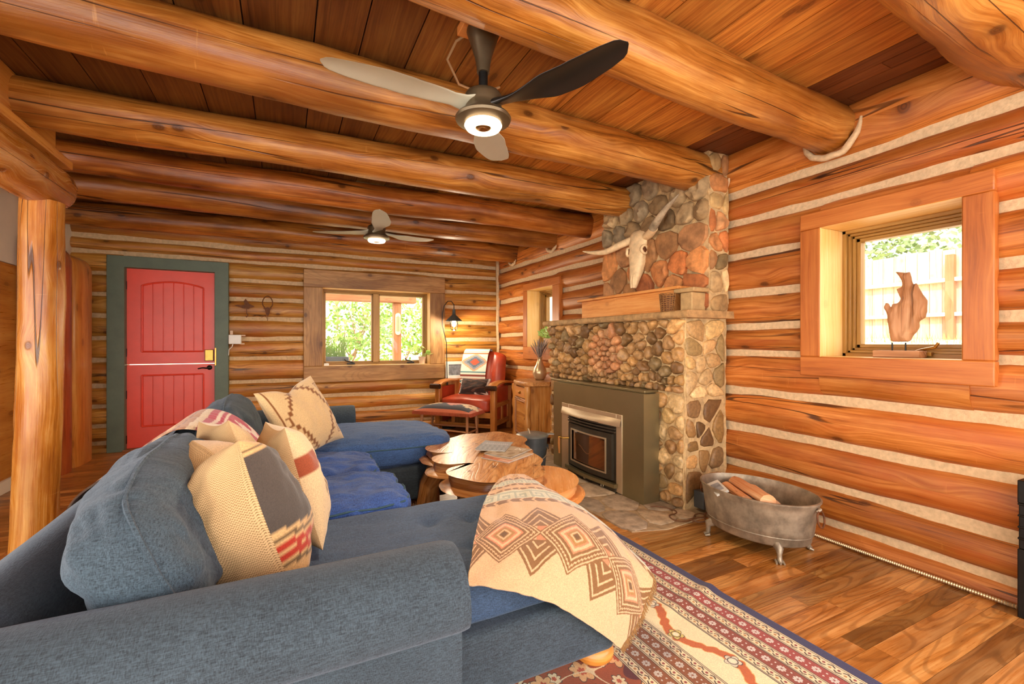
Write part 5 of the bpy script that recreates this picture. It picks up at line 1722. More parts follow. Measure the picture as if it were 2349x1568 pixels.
# serape
A_ = LT(OC)
rows = []
for k, x in enumerate((-.30, -.16, -.02, .10)):
    rows.append([A_(x, .135 + .02 * v_, z) for (v_, z) in ((0, .62), (.5, .75))] + [A_(x, .19, .90), A_(x + .01, .225, 1.035), A_(x + .01, .30, 1.105), A_(x, .40, 1.09), A_(x, .44, .98)])
Ps = surf(rows, 160, 120)
u, v = np.meshgrid(np.linspace(0, 1, 160), np.linspace(0, 1, 120), indexing='ij')
for i in range(160):
    for j in range(120): Ps[i, j, 1] += .006 * noise.noise(Vector((i * .05, j * .05, 0)))
Cc = base_col(u.shape, hx('#e9dfcb'))
for a, b, c_ in ((.03, .06, '#3f7f86'), (.08, .10, '#c9683c'), (.13, .16, '#8a3a2a'), (.19, .21, '#3f7f86'), (.50, .53, '#c9683c'), (.55, .57, '#e0a878'), (.62, .66, '#4f98a8'), (.68, .69, '#c9683c'), (.72, .78, '#6db7c4'), (.80, .81, '#2f5560'), (.85, .95, '#8cc4c8')): put(Cc, (u > a) & (u < b), hx(c_))
st = lambda k: (np.floor(np.abs(u - .36) * 60) / 60) * 1.9 + np.floor(np.abs(v - .5) * 18) / 18 * .55
for lim, c_ in ((.26, '#e9a27c'), (.21, '#8a8f98'), (.15, '#5f6b78'), (.08, '#d0553a')): put(Cc, (st(0) < lim) & (np.abs(u - .36) < .14), hx(c_))
tag(fast_grid('serape_blanket', Ps, Cc, M['weave']), 'blue, white and orange striped serape blanket hung over the red armchair back', 'blanket')
# cowhide cushion
def hide(u, v):
    C = base_col(u.shape, hx('#2c1a12'))
    nz = np.sin(u * 9 + 3 * np.sin(v * 7)) * np.sin(v * 8 + 2 * np.sin(u * 6))
    put(C, (u < .07) | (u > .94) | ((u > .55) & (v < .12)), hx('#e8dccb')); put(C, (nz < -.45), hx('#4a2c1c')); put(C, (nz > .7), hx('#5a3a2a'))
    return C
c0 = A_(0.0, .0, .585); ux = Vector(A_(1, 0, 0)) - Vector(A_(0, 0, 0)); uy = Vector(A_(0, 1, 0)) - Vector(A_(0, 0, 0))
place_pillow('cowhide_pillow', pillow('p', c0, ux * .235, (Vector((0, 0, 1)) * .93 + uy * .4).normalized() * .125, .075, hide, '', chop=(0, .03), n=48), 'dark brown and white cowhide pillow lying on the red armchair seat', (M['weave'], M['weave']))

# footstool
OSt = (1.90, 5.66)
fs_ = thing('footstool', 'low footstool with a woven black top and orange fringe in front of the red armchair', 'footstool', (OSt[0], OSt[1], 0), TH)
for sx in (-1, 1):
    for sy in (-1, 1):
        g = G(); g.tube([(sx * .335, sy * .14, 0), (sx * .33, sy * .135, .15), (sx * .325, sy * .13, .29)], [.019, .017, .019], n=12, wob=.2)
        g.build('leg', M['drift'], fs_)
g = G()
g.tube([(-.33, -.13, .10), (.33, -.13, .08)], .012, n=8, wob=.2); g.tube([(-.33, .13, .10), (.33, .13, .10)], .012, n=8, wob=.2)
g.tube([(.33, -.13, .07), (.33, .13, .07)], .014, n=8, wob=.2); g.tube([(-.33, -.13, .09), (-.33, .13, .09)], .014, n=8, wob=.2)
g.build('stretcher', M['drift'], fs_)
n = 90
u, v = np.meshgrid(np.linspace(0, 1, 150), np.linspace(0, 1, 90), indexing='ij')
X = (u - .5) * .82; Y = (v - .5) * .42
Z = .325 + .085 * np.clip(1 - (2 * u - 1) ** 4, 0, 1) * np.clip(1 - (2 * v - 1) ** 4, 0, 1)
Cc = base_col(u.shape, hx('#2b2428'))
put(Cc, (u < .045) | (u > .955) | (v < .07) | (v > .93), hx('#c8683f'))
for cu, c_ in ((.22, '#e6c898'), (.60, '#d98a72'), (.86, '#e6c898')):
    put(Cc, (np.floor(np.abs(u - cu) * 40) / 40 * 4 + np.floor(np.abs(v - .55) * 14) / 14 * 2.2 < .52), hx(c_)); put(Cc, (np.abs(u - cu) * 4 + np.abs(v - .55) * 2.2 < .16), hx('#b5533a'))
top = fast_grid('woven_top', np.stack([X, Y, Z], -1), Cc, M['weave'], fs_)
g = G(); g.box(-.405, .405, -.205, .205, .285, .322); g.build('seat_frame', M['chairwood'], fs_, bevel=.01)
g = G(); 
for k in range(230):
    s = k / 230 * 4; e = int(s); f = s - e
    p = [(-.41 + .82 * f, -.21), (.41, -.21 + .42 * f), (.41 - .82 * f, .21), (-.41, .21 - .42 * f)][e]
    g.tube([(p[0], p[1], .327), (p[0] * 1.012, p[1] * 1.03, .305), (p[0] * 1.015, p[1] * 1.02, .283)], [.004, .005, .003], n=5)
g.build('fringe', plain('orange_fringe', hx('#b9583a'), .95), fs_)

# floor lamp
fl = thing('floor_lamp', 'thin black arched floor lamp with a small lit lantern shade beside the back window', 'floor lamp', (2.06, 6.22, 0))
g = G(); g.lathe([(0, 0), (.13, 0), (.13, .012), (.05, .022), (.012, .03), (0, .03)], 28); g.build('base', M['blackmetal'], fl)
g = G(); g.tube([(0, 0, .02), (0, 0, .70), (0, 0, .702), (-.01, 0, 1.2), (-.07, 0, 1.45), (-.075, -.01, 1.60), (-.05, -.02, 1.72), (.0, -.03, 1.79), (.05, -.04, 1.79), (.085, -.05, 1.74), (.085, -.05, 1.68)], [.011, .011, .007, .006, .006, .006, .006, .006, .006, .006, .006], n=10)
g.build('pole', M['blackmetal'], fl)
g = G(); g.lathe([(.0, 1.68), (.022, 1.675), (.026, 1.60), (.04, 1.585), (.115, 1.515), (.118, 1.505), (.04, 1.565), (0, 1.57)], 28, (.085, -.05, 0)); g.build('lamp_shade', plain('grey_lamp_metal', hx('#5c615c'), .4, .5), fl)
g = G(); g.lathe([(.0, 1.56), (.045, 1.54), (.058, 1.47), (.045, 1.39), (.02, 1.37), (0, 1.37)], 20, (.085, -.05, 0)); g.build('glass_jar', M['lampglass'], fl)
g = G(); g.lathe([(.0, 1.54), (.018, 1.53), (.030, 1.48), (.026, 1.44), (0, 1.42)], 16, (.085, -.05, 0)); g.build('bulb', M['bulb'], fl)
L = bpy.data.lights.new('lamp_light', 'POINT'); L.energy = 24; L.color = (1, .86, .62); L.shadow_soft_size = .04
lo = bpy.data.objects.new('lamp_light', L); lo.location = (.085, -.14, 1.45); lo.parent = fl; COL.objects.link(lo)
# framed picture leaning behind the chair
pf = thing('picture_frame', 'white picture frame leaning against the back wall behind the red armchair', 'picture frame', (2.30, 6.38, .62))
g = G(); w, h, b = .17, .125, .045
g.box(-w, w, -.015, .0, -h, -h + b); g.box(-w, w, -.015, 0, h - b, h); g.box(-w, -w + b, -.015, 0, -h + b, h - b); g.box(w - b, w, -.015, 0, -h + b, h - b)
g.build('frame', M['white'], pf, bevel=.003)
g = G(); g.box(-w + b, w - b, -.006, 0, -h + b, h - b); g.build('picture', M['screen_grey'], pf, smooth=False)
pf.location = (2.26, 6.385, .80)
g = G(); g.box(2.10, 2.42, 6.30, 6.42, 0, .672)
tag(g.build('narrow_stand', M['chairwood'], bevel=.005), 'narrow wooden stand hidden behind the red armchair', 'stand')

# side cabinet
OCb = (2.72, 4.87); TC = radians(-100)
cbn = thing('side_cabinet', 'rustic peeled-log side cabinet with one drawer and a door left of the fireplace', 'side cabinet', (OCb[0], OCb[1], 0), TC)
def kb(name, boxes, mat='cabinet', bev=.004, par=None):
    g = G()
    for b in boxes: g.box(*b)
    return g.build(name, M[mat], par or cbn, bevel=bev)
W_, D_ = .265, .175
kb('body', [(-W_ + .03, W_ - .03, -D_ + .03, D_, .08, .69)])
for sx in (-1, 1):
    for sy in (-1, 1):
        g = G(); g.tube([(sx * (W_ - .02), sy * (D_ - .015), z) for z in np.linspace(0, .69, 14)], [.038 + .008 * sin(i * 1.7) for i in range(14)], n=14, wob=.35)
        g.build('corner_post', M['cabinet'], cbn, angle=70)
g = G(); n_ = 24; rows = []
for (dx, z) in ((0, .692), (.008, .70), (.012, .715), (.006, .734), (-.004, .74)):
    rows.append([(p[0] * (1 + dx), p[1] * (1 + dx * 1.6), z) for p in chaikin([(-W_ - .035, -D_ - .035), (W_ + .035, -D_ - .035), (W_ + .035, D_ + .015), (-W_ - .035, D_ + .015)], 1)])
rows = [r + [r[0]] for r in rows]
g.grid(rows); g.add(rows[-1][:-1], [tuple(range(len(rows[0]) - 1))]); g.add(rows[0][:-1], [tuple(reversed(range(len(rows[0]) - 1)))])
g.build('cabinet_top', M['table'], cbn, angle=40)
dw = kb('drawer', [(-W_ + .06, W_ - .06, -D_ + .0, -D_ + .03, .54, .665)], 'mantel')
g = G(); g.lathe([(0, 0), (.016, .0), (.019, .012), (.012, .02), (0, .022)], 14); k_ = g.build('knob', M['brass'], dw); k_.location = (0, -D_, .60); k_.rotation_euler = (radians(90), 0, 0)
ddr = kb('door', [(-W_ + .06, W_ - .06, -D_ + .012, -D_ + .03, .10, .50)], 'cabinet')
g = G()
for (a, b, c_, d) in ((-W_ + .06, .10, -W_ + .06, .50), (W_ - .06, .10, W_ - .06, .50), (-W_ + .06, .10, W_ - .06, .10), (-W_ + .06, .50, W_ - .06, .50), (-W_ + .03, .52, W_ - .03, .52)):
    g.tube([(a, -D_ + .008, b), ((a + c_) / 2, -D_ + .004, (b + d) / 2), (c_, -D_ + .008, d)], .013, n=10, wob=.5)
g.build('twig_trim', M['drift'], ddr, angle=70)
g = G()
for k in range(7):
    x = -.17 + .34 * k / 6; g.tube([(x, -D_ + .0, .505), (x + .02, -D_ - .004, .522), (x + .045, -D_, .510)], .006, n=6, wob=.4)
g.build('carved_edge', M['fire'], dw, angle=70)
g = G(); g.lathe([(0, 0), (.012, .0), (.014, .010), (0, .016)], 12); k_ = g.build('knob', M['brass'], ddr); k_.location = (.16, -D_ + .01, .30); k_.rotation_euler = (radians(90), 0, 0)

# vase with dried lavender
vs_ = thing('vase', 'gold-coloured teardrop vase holding dried lavender on the side cabinet', 'vase', (2.82, 4.90, .741)); vs_.scale = (1.12, 1.12, 1.12)
g = G(); g.lathe([(.0, .0), (.045, 0), (.062, .02), (.078, .06), (.080, .085), (.068, .125), (.042, .17), (.028, .21), (.026, .235), (.032, .25), (.026, .25), (.022, .235), (0, .22)], 32); g.build('vase_body', M['pewter'], vs_, angle=60)
g = G()
for k in range(60):
    a = random.random() * 2 * pi; s = random.uniform(.02, .11); h = random.uniform(.34, .46)
    p0 = (0, 0, .22); p1 = (s * .5 * cos(a), s * .5 * sin(a), h - .08); p2 = (s * cos(a), s * sin(a), h)
    g.tube([p0, p1, p2], [.0012, .0012, .001], n=4, cap=False)
    q = Vector(p1); e = Vector(p2)
    g.tube([q, q + (e - q) * .5, e], [.003, .006, .002], n=5, wob=.4)
g.build('lavender', M['dry'], vs_)

def leafy(name, loc, label, pot_r, pot_h, R, Hh, nleaf, size, cat='potted plant', potm='pot', seed=1):
    rr = random.Random(seed)
    t = thing(name, label, cat, loc)
    g = G(); g.lathe([(0, 0), (pot_r * .72, 0), (pot_r, pot_h * .92), (pot_r * 1.08, pot_h * .93), (pot_r * 1.08, pot_h), (pot_r * .92, pot_h), (pot_r * .88, pot_h * .9), (0, pot_h * .88)], 26); g.build('pot', M[potm], t, angle=50)
    g = G()
    for k in range(nleaf):
        a = rr.random() * 2 * pi; s = R * sqrt(rr.random()); h = pot_h + rr.uniform(.15, 1) * Hh * (1 - .4 * (s / R) ** 2)
        b = Vector((s * .15 * cos(a), s * .15 * sin(a), pot_h * .85)); e = Vector((s * cos(a), s * sin(a), h))
        g.tube([b, (b + e) / 2 + Vector((0, 0, .01)), e], [.0014, .0012, .001], n=4, cap=False)
        d = Vector((cos(a) * rr.uniform(.4, 1), sin(a) * rr.uniform(.4, 1), rr.uniform(-.5, .7))).normalized()
        sd_ = d.cross(Vector((rr.uniform(-1, 1), rr.uniform(-1, 1), 1))).normalized() * size * .38
        up = d.cross(sd_).normalized() * size * .08
        p = [e, e + d * size * .35 + sd_ + up, e + d * size * .75 + sd_ * .7 + up, e + d * size, e + d * size * .75 - sd_ * .7 + up, e + d * size * .35 - sd_ + up, e + d * size * .5]
        g.add([tuple(x) for x in p], [(0, 1, 6), (1, 2, 6), (2, 3, 6), (3, 4, 6), (4, 5, 6), (5, 0, 6)])
    g.build('foliage', M['leaf_house'], t)
    return t
leafy('potted_plant', (3.03, 5.04, 1.146), 'bushy light green plant in a pale pot on the small window sill', .062, .11, .11, .17, 130, .045, seed=3)
leafy('potted_plant', (1.775, 6.50, .896), 'small broad-leaved plant in a pale pot at the right end of the back window sill', .055, .105, .13, .17, 26, .085, seed=8)
g = G(); g.box(.45, .51, 6.44, 6.50, .896, .925); g.box(.455, .505, 6.445, 6.495, .925, .93)
tag(g.build('white_box', M['white'], bevel=.004), 'tiny white plastic box at the left end of the back window sill', 'box')

# ------------------------------------------------------------------ wall bits
def plate(name, polys, loc, label, cat, th=.005, mat='rust', plane='B'):
    g = G()
    for p in polys:
        n = len(p); vs = [(x, 0, z) for x, z in p] + [(x, th, z) for x, z in p]
        g.add(vs, [tuple(range(n)), tuple(reversed(range(n, 2 * n)))] + [(i, (i + 1) % n, n + (i + 1) % n, n + i) for i in range(n)])
    g.tube([(0, .002, 0), (0, .06, 0)], .004, n=6)
    o = g.build(name, M[mat]); o.location = loc
    return tag(o, label, cat)
bird = [[(-.125, .015), (-.09, .028), (-.05, .022), (-.02, .03), (-.03, .07), (-.01, .105), (.01, .075), (.03, .04), (.075, .02), (.085, .008), (.04, -.005), (.02, -.02), (-.03, -.015), (-.07, .0)], [(-.004, -.02), (.004, -.02), (.004, -.07), (.018, -.085), (.016, -.11), (.0, -.125), (-.012, -.112), (-.004, -.10), (.003, -.11), (.009, -.10), (.006, -.09), (-.004, -.075)]]
plate('bird_wall_hook', bird, (-.425, 6.375, 1.63), 'rusty flying goose silhouette with a hook on the log wall, next to the door', 'wall ornament')
hh = plate('cow_head_hook', [[(-.05, .01), (-.03, -.01), (-.02, -.06), (-.008, -.085), (.008, -.085), (.02, -.06), (.03, -.01), (.05, .01), (.02, .012), (0, .02), (-.02, .012)], [(-.003, -.085), (.003, -.085), (.003, -.15), (-.003, -.15)]], (-.20, 6.375, 1.62), 'rusty cow head silhouette with looped horns on the log wall, nearer the window', 'wall ornament')
g = G(); g.tube([(.055 * sin(t) * (1 + .15 * cos(t)), .002, .08 - .075 * cos(t)) for t in np.linspace(.5, 2 * pi - .5, 22)], .006, n=8)
g.build('horn_loop', M['rust'], hh)
tag(G().tube([(-.36, 6.372, 1.52), (-.31, 6.36, 1.535), (-.26, 6.36, 1.515), (-.22, 6.36, 1.54), (-.21, 6.372, 1.50)], .0035, n=6).build('bent_wire', M['rust']), 'bit of bent rusty wire between the two wall hooks', 'wire')
sw = thing('wall_control', 'white square wall control box just right of the green door trim', 'wall control', (-.545, 6.37, 1.24))
g = G(); g.box(-.065, .065, -.02, .07, -.055, .055); g.build('cover', M['white'], sw, bevel=.005)
for b_ in ((-.05, -.02, -.012, .0, .057, .105), (.06, .11, -.012, 0, .04, .055), (.05, .10, -.012, 0, -.06, -.045)):
    g = G(); g.box(*b_); g.build('bracket', M['pot'], sw, bevel=.002)
g = G(); g.tube([(-.02, 0, -.055), (-.03, -.005, -.09), (-.06, -.005, -.12), (-.065, .0, -.19)], .004, n=6); g.build('cable', M['white'], sw)
g = G(); g.box(.215, .255, 6.375, 6.43, .60, .675); tag(g.build('wall_outlet', M['white'], bevel=.003), 'small pale outlet on the log wall under the left end of the back window', 'outlet')

# ------------------------------------------------------------------ galvanised tub
tu = thing('firewood_tub', 'oval galvanised metal tub on claw feet beside the fireplace', 'tub', (2.54, 1.80, 0), radians(6)); tu.scale = (.86, .86, .96)
g = G(); prof = [(0, .078), (.22, .078), (.252, .084), (.262, .095), (.266, .135), (.272, .14), (.276, .17), (.292, .29), (.300, .325), (.307, .333), (.307, .341), (.299, .343), (.294, .33), (.284, .29), (.266, .17), (.252, .10), (.20, .092), (0, .092)]
g.lathe(prof, 56, sy=1.30, sx=.94)
g.build('tub_body', M['galv'], tu, angle=60)
g = G(); g.tube([(.268 * cos(t) * .945, .268 * sin(t) * 1.30, .138) for t in np.linspace(0, 2 * pi, 60)], .005, n=8, cap=False); g.build('seam_band', M['galv'], tu)
for (a, b) in ((-1, 1), (-1, -1), (1, -1), (1, 1)):
    x, y = a * .175, b * .24
    g = G(); A2 = [(x * .9, y * .9, .098), (x * 1.05, y * 1.05, .078), (x * 1.04, y * 1.04, .05), (x * 1.05, y * 1.05, .018), (x * 1.12, y * 1.10, .008)]
    g.tube(A2, [.030, .024, .015, .016, .011], n=12, wob=.15)
    for q in (-.016, 0, .016):
        g.tube([(x * 1.04 + q * .6, y * 1.03 - q * a * b, .014), (x * 1.15 + q, y * 1.12 - q * a * b, .006)], [.009, .006], n=8)
    g.build('claw_foot', M['galv'], tu, angle=70)
for s in (-1, 1):
    g = G(); g.tube([(-.02, s * .392, .30), (.0, s * .405, .315), (.02, s * .392, .30)], .009, n=8)
    ear_ = g.build('handle_bracket', M['galv'], tu)
    g = G(); g.tube([(.042 * sin(t), s * (.408 + .008 * cos(t)), .262 - .045 * cos(t) + .0) for t in np.linspace(0, 2 * pi, 22)], .006, n=8, cap=False); g.build('handle', M['rust'], ear_)
def splitlog(c, L, r, rz, ry, label, mat='fire', rx=0):
    g = G(); n = 14; vs = []
    sec = [(-1, -.5), (-.3, -.85), (.5, -.75), (1.0, -.1), (.7, .65), (-.1, .9), (-.8, .45)]
    pts = chaikin(sec, 1)
    for i in range(n + 1):
        t = i / n; x = (t - .5) * L
        for (a, b) in pts:
            k = 1 + .10 * noise.noise(Vector((x * 9, a * 2, c[0] * 30 + b))) + .05 * noise.noise(Vector((x * 30, a * 4, b * 4)))
            vs.append((x + (.008 * noise.noise(Vector((a * 3, b * 3, c[1] * 9))) if i in (0, n) else 0), a * r * k, b * r * k * .8))
    m = len(pts); fs = []; uvs = []; ou = random.random() * 20
    for i in range(n):
        for k in range(m):
            f = (i * m + k, i * m + (k + 1) % m, (i + 1) * m + (k + 1) % m, (i + 1) * m + k); fs.append(f)
            uvs.append([(vs[q][0] + ou, (kk) * .03 + ou) for q, kk in zip(f, (k, k + 1, k + 1, k))])
    fs += [tuple(reversed(range(m))), tuple(range(n * m, (n + 1) * m))]; uvs += [[(.02 * a, .02 * b) for a, b in pts]] * 2
    g.add(vs, fs, uvs)
    o = g.build('firewood_log', M[mat], angle=50); o.location = c; o.rotation_euler = (rx, ry, rz)
    return tag(o, label, 'firewood', None)
splitlog((2.505, 1.815, .315), .46, .046, radians(58), radians(4), 'long split firewood log with a knot, lying on top in the tub')
splitlog((2.455, 1.875, .290), .33, .036, radians(57), radians(3), 'reddish split firewood log at the left in the tub')
splitlog((2.60, 1.80, .268), .30, .040, radians(58), 0, 'pale round-ended firewood log at the right, low in the tub')
splitlog((2.49, 1.83, .200), .30, .046, radians(66), 0, 'firewood log at the bottom of the tub')
splitlog((2.57, 1.79, .145), .28, .046, radians(70), 0, 'lowest firewood log in the tub, under the long knotty one')
g = G(); g.rbox((0, 0, 0), (.075, .17, .012)); g.rbox((0, .0, .0065), (.05, .10, .001), mi=1)
o = g.build('paper_pad', [M['paper'], M['screen_grey']], bevel=.002); o.location = (2.36, 1.93, .315); o.rotation_euler = (radians(4), radians(-24), radians(-32))
tag(o, 'small pale pad of paper tucked into the left end of the tub', 'paper')

# outlet box, cord
ob = thing('outlet_box', 'grey metal outlet box with four sockets at the foot of the stone fireplace', 'outlet', (2.655, 2.27, .0))
g = G(); g.box(-.055, .055, -.03, .055, .035, .155); g.build('box_body', M['bucket'], ob, bevel=.005)
g = G()
for x in (-.022, .022):
    for z in (.072, .118):
        M_ = Matrix.Translation((x, -.031, z)) @ Matrix.Rotation(radians(90), 4, 'X'); g.M = M_; g.lathe([(0, 0), (.016, 0), (.016, .004), (0, .004)], 16)
g.M = Matrix.Identity(4)
g.build('socket', M['pot'], ob)
cpts = [(2.36, 2.50), (2.44, 2.42), (2.44, 2.33), (2.34, 2.30), (2.33, 2.20), (2.44, 2.19), (2.52, 2.24), (2.60, 2.20), (2.56, 2.12), (2.45, 2.13), (2.42, 2.20), (2.52, 2.18), (2.62, 2.14), (2.58, 2.08), (2.48, 2.10), (2.56, 2.20), (2.64, 2.235)]
A3 = catmull(np.array([(x, y, .016) for x, y in cpts]), np.linspace(0, 1, 110))
A3[:, 2] += .006 * np.abs(np.sin(np.arange(110) * .4))
g = G(); g.tube([tuple(p) for p in A3] + [(2.65, 2.23, .08)], .0045, n=6)
tag(g.build('power_cord', M['cord']), 'brown power cord lying in loose loops between the stove and the tub', 'cord')
g = G(); yy = np.linspace(2.05, .80, 260)
g.tube([(2.932 + .006 * sin(y * 3), y, .016) for y in yy], [.008 + .003 * (i % 2) for i in range(260)], n=8)
tag(g.build('flexible_conduit', M['pewter']), 'ribbed silver conduit running along the floor under the right log wall', 'conduit')
g = G(); g.box(2.868, 2.93, .45, .80, 0, .30); g.box(2.872, 2.925, .46, .797, .30, .50)
for z in (.34, .39, .44, .49): g.box(2.868, 2.93, .45, .80, z, z + .010)
g.box(2.868, 2.93, .45, .80, .50, .60)
tag(g.build('black_metal_stand', M['blackmetal'], bevel=.004), 'black metal stand cut off by the right edge, against the log wall', 'stand')

# ------------------------------------------------------------------ driftwood sculpture
def inflate(poly, res, thick, noisek=.3, smooth_it=6):
    P = np.array(poly); x0, y0 = P.min(0) - res; x1, y1 = P.max(0) + res
    nx, ny = int((x1 - x0) / res) + 1, int((y1 - y0) / res) + 1
    X, Y = np.meshgrid(x0 + np.arange(nx) * res, y0 + np.arange(ny) * res, indexing='ij')
    inside = np.zeros(X.shape, bool); dmin = np.full(X.shape, 9.0)
    n = len(P)
    for i in range(n):
        a, b = P[i], P[(i + 1) % n]
        c_ = ((a[1] > Y) != (b[1] > Y)) & (X < (b[0] - a[0]) * (Y - a[1]) / ((b[1] - a[1]) or 1e-9) + a[0]); inside ^= c_
        ab = b - a; t = np.clip(((X - a[0]) * ab[0] + (Y - a[1]) * ab[1]) / (ab @ ab + 1e-12), 0, 1)
        dmin = np.minimum(dmin, np.hypot(X - a[0] - t * ab[0], Y - a[1] - t * ab[1]))
    cell = inside[:-1, :-1] & inside[1:, :-1] & inside[1:, 1:] & inside[:-1, 1:]
    used = {}; pos = []; H = []
    def vid(i, j):
        if (i, j) not in used:
            used[(i, j)] = len(pos); pos.append([X[i, j], Y[i, j]]); H.append(thick * sqrt(min(1, dmin[i, j] / (thick * 1.1))))
        return used[(i, j)]
    q = [(vid(i, j), vid(i + 1, j), vid(i + 1, j + 1), vid(i, j + 1)) for i, j in np.argwhere(cell)]
    nb = {}
    cnt = {}
    for f in q:
        for k in range(4):
            e = (f[k], f[(k + 1) % 4]); key = tuple(sorted(e)); cnt[key] = cnt.get(key, 0) + 1
    bd = [e for e, c_ in cnt.items() if c_ == 1]
    for a, b in bd: nb.setdefault(a, []).append(b); nb.setdefault(b, []).append(a)
    pos = np.array(pos)
    for _ in range(smooth_it):
        new = pos.copy()
        for a, l in nb.items():
            if len(l) == 2: new[a] = pos[a] * .4 + (pos[l[0]] + pos[l[1]]) * .3
        pos = new
    nv = len(pos); vs = []
    for s in (1, -1):
        for i in range(nv):
            h = H[i] if i not in nb else .0015
            x, y = pos[i]
            h *= 1 + noisek * noise.noise(Vector((x * 24, y * 8, s * 3))) + noisek * .5 * noise.noise(Vector((x * 60, y * 20, s)))
            vs.append((x, y, s * h))
    fs = [tuple(f) for f in q] + [tuple(i + nv for i in reversed(f)) for f in q] + [(b, a, a + nv, b + nv) for a, b in bd]
    return vs, fs
zo = [(780, 705), (820, 712), (860, 716), (882, 704), (890, 745), (900, 790), (918, 768), (935, 800), (965, 850), (990, 880), (988, 930), (978, 990), (955, 1003), (940, 1010), (942, 1040), (925, 1075), (905, 1090), (885, 1137), (765, 1137), (755, 1060), (750, 990), (745, 960), (725, 930), (745, 885), (765, 905), (770, 930), (780, 895), (800, 902), (822, 880), (800, 840), (790, 812), (822, 804), (826, 770), (810, 740), (790, 718)]
def zu(x, y, Xp=3.10):
    px, py = 1750 + x / 2.612, 350 + y / 2.612
    r = (px - 1174.5) / 1044.1; u_ = -(py - 785.7) / 1044.1
    a = (SY + CY * r, CY - SY * r, u_); t = Xp / a[0]
    return (a[1] * t, 1.2 + a[2] * t)
outl = [zu(*p) for p in zo]
vs, fs = inflate(outl, .005, .030, .5)
sc_ = thing('driftwood_sculpture', 'flame-shaped driftwood sculpture standing on a small wooden block on the right window sill', 'sculpture', (3.10, 1.34, 1.116))
g = G(); g.add([(3.10 + h + .02 * noise.noise(Vector((s * 9, z * 5, 0))) - 3.10, s - 1.34, z - 1.116) for (s, z, h) in vs], fs, [[(vs[i][1] * 1.0, vs[i][0] * 1.0 + .4) for i in f] for f in fs])
g.build('driftwood_body', M['drift'], sc_, angle=80)
g = G(); ya, za = zu(775, 1125); yb, zb = zu(855, 1125)
for y_ in (ya, yb):
    g = G(); g.tube([(0, y_ - 1.34, .03), (0, y_ - 1.34, .085)], .004, n=8)
    g.build('support_pin', M['blackmetal'], sc_)
g = G(); y1_, _ = zu(680, 1200); y2_, _ = zu(960, 1200); g.box(-.045, .045, min(y1_, y2_) - 1.34, max(y1_, y2_) - 1.34, 0, .040); g.build('wooden_block', M['drift'], sc_, bevel=.004)

# ================================================================== OUTSIDE
g = G()
def terr(x, y):
    zr = 0
    if x > 3.4: zr = 1.0 * min(1, (x - 3.4) / 1.2) + .10 * max(0, x - 4.6) + .42 * max(0, x - 11)
    zb_ = .10 * max(0, y - 9) + .28 * max(0, y - 16)
    w = min(1, max(0, (y - 6.6) / 1.5))
    return -.15 + max(zr * (1 - w) + zr * .3 * w, zb_ * w) + .08 * noise.noise(Vector((x * .6, y * .6, 0)))
rows = [[(x, y, terr(x, y)) for y in np.linspace(-14, 34, 60)] for x in np.linspace(3.42, 34, 60)]
g.grid(rows)
rows = [[(x, y, terr(min(x, 3.42), y)) for y in np.linspace(6.9, 34, 40)] for x in np.linspace(-14, 3.42, 30)]
g.grid(rows)
struct(g.build('ground', M['gravel']))
def scatter_leaves(g, c, r, n, size, rr, squash=1.0, hollow=.3):
    for k in range(n):
        while True:
            p = Vector((rr.uniform(-1, 1), rr.uniform(-1, 1), rr.uniform(-1, 1)))
            if hollow < p.length < 1: break
        f = 1 + .5 * noise.noise(p * 2.2 + Vector(c))
        p = Vector((p.x * r * f, p.y * r * f, p.z * r * squash * f)) + Vector(c)
        if noise.noise(p * 2.3) < -.18: continue
        d = Vector((rr.uniform(-1, 1), rr.uniform(-1, 1), rr.uniform(-.6, .8))).normalized()
        s = d.cross(Vector((rr.uniform(-1, 1), rr.uniform(-1, 1), rr.uniform(-1, 1)))).normalized() * size * .4
        L = size * rr.uniform(.7, 1.4)
        g.add([tuple(p), tuple(p + d * L * .5 + s), tuple(p + d * L), tuple(p + d * L * .5 - s)], [(0, 1, 2, 3)])
def tree(loc, r, h, n, size, label, mat='leaf', seed=1, group=None, squash=1.1, trunk=.05):
    rr = random.Random(seed)
    t = thing('leafy_tree', label, 'tree', loc, 0, group)
    g = G()
    def branch(p, d, L, rad, lev):
        pts = [p]; q = Vector(p); dd = Vector(d)
        for i in range(4):
            dd = (dd + Vector((rr.uniform(-.3, .3), rr.uniform(-.3, .3), rr.uniform(-.05, .25)))).normalized(); q = q + dd * L / 4; pts.append(q.copy())
        g.tube(pts, [rad * (1 - .12 * i) for i in range(5)], n=6)
        if lev < 3:
            for k in range(3): branch(pts[rr.randint(2, 4)], (dd + Vector((rr.uniform(-1, 1), rr.uniform(-1, 1), rr.uniform(-.2, .6)))).normalized(), L * .7, rad * .55, lev + 1)
    branch(Vector((0, 0, 0)), Vector((.1, 0, 1)), h * .55, trunk, 0)
    g.build('trunk', M['bark'], t)
    g = G(); scatter_leaves(g, (0, 0, h), r, n, size, rr, squash)
    g.build('foliage', M[mat], t, smooth=False)
    return t
zt0 = terr(1, 10)
tree((1.05, 10.2, zt0), 1.25, 1.75, 3600, .085, 'bright green leafy tree filling the left pane of the back window', seed=2, squash=.95)
tree((2.35, 10.8, zt0), .95, 1.5, 1700, .08, 'loose green bush behind the porch post', seed=5, squash=1.0, trunk=.035)
tree((3.6, 12.0, zt0 + .2), 1.1, 1.5, 1700, .08, 'yellow-green bush right of the porch post', seed=9, squash=.8, trunk=.035)
tree((5.2, 18, terr(5.2, 18)), 2.2, 3.4, 2600, .14, 'grey-green conifer on the slope, seen at the right edge of the back window', mat='leaf_dark', seed=11)
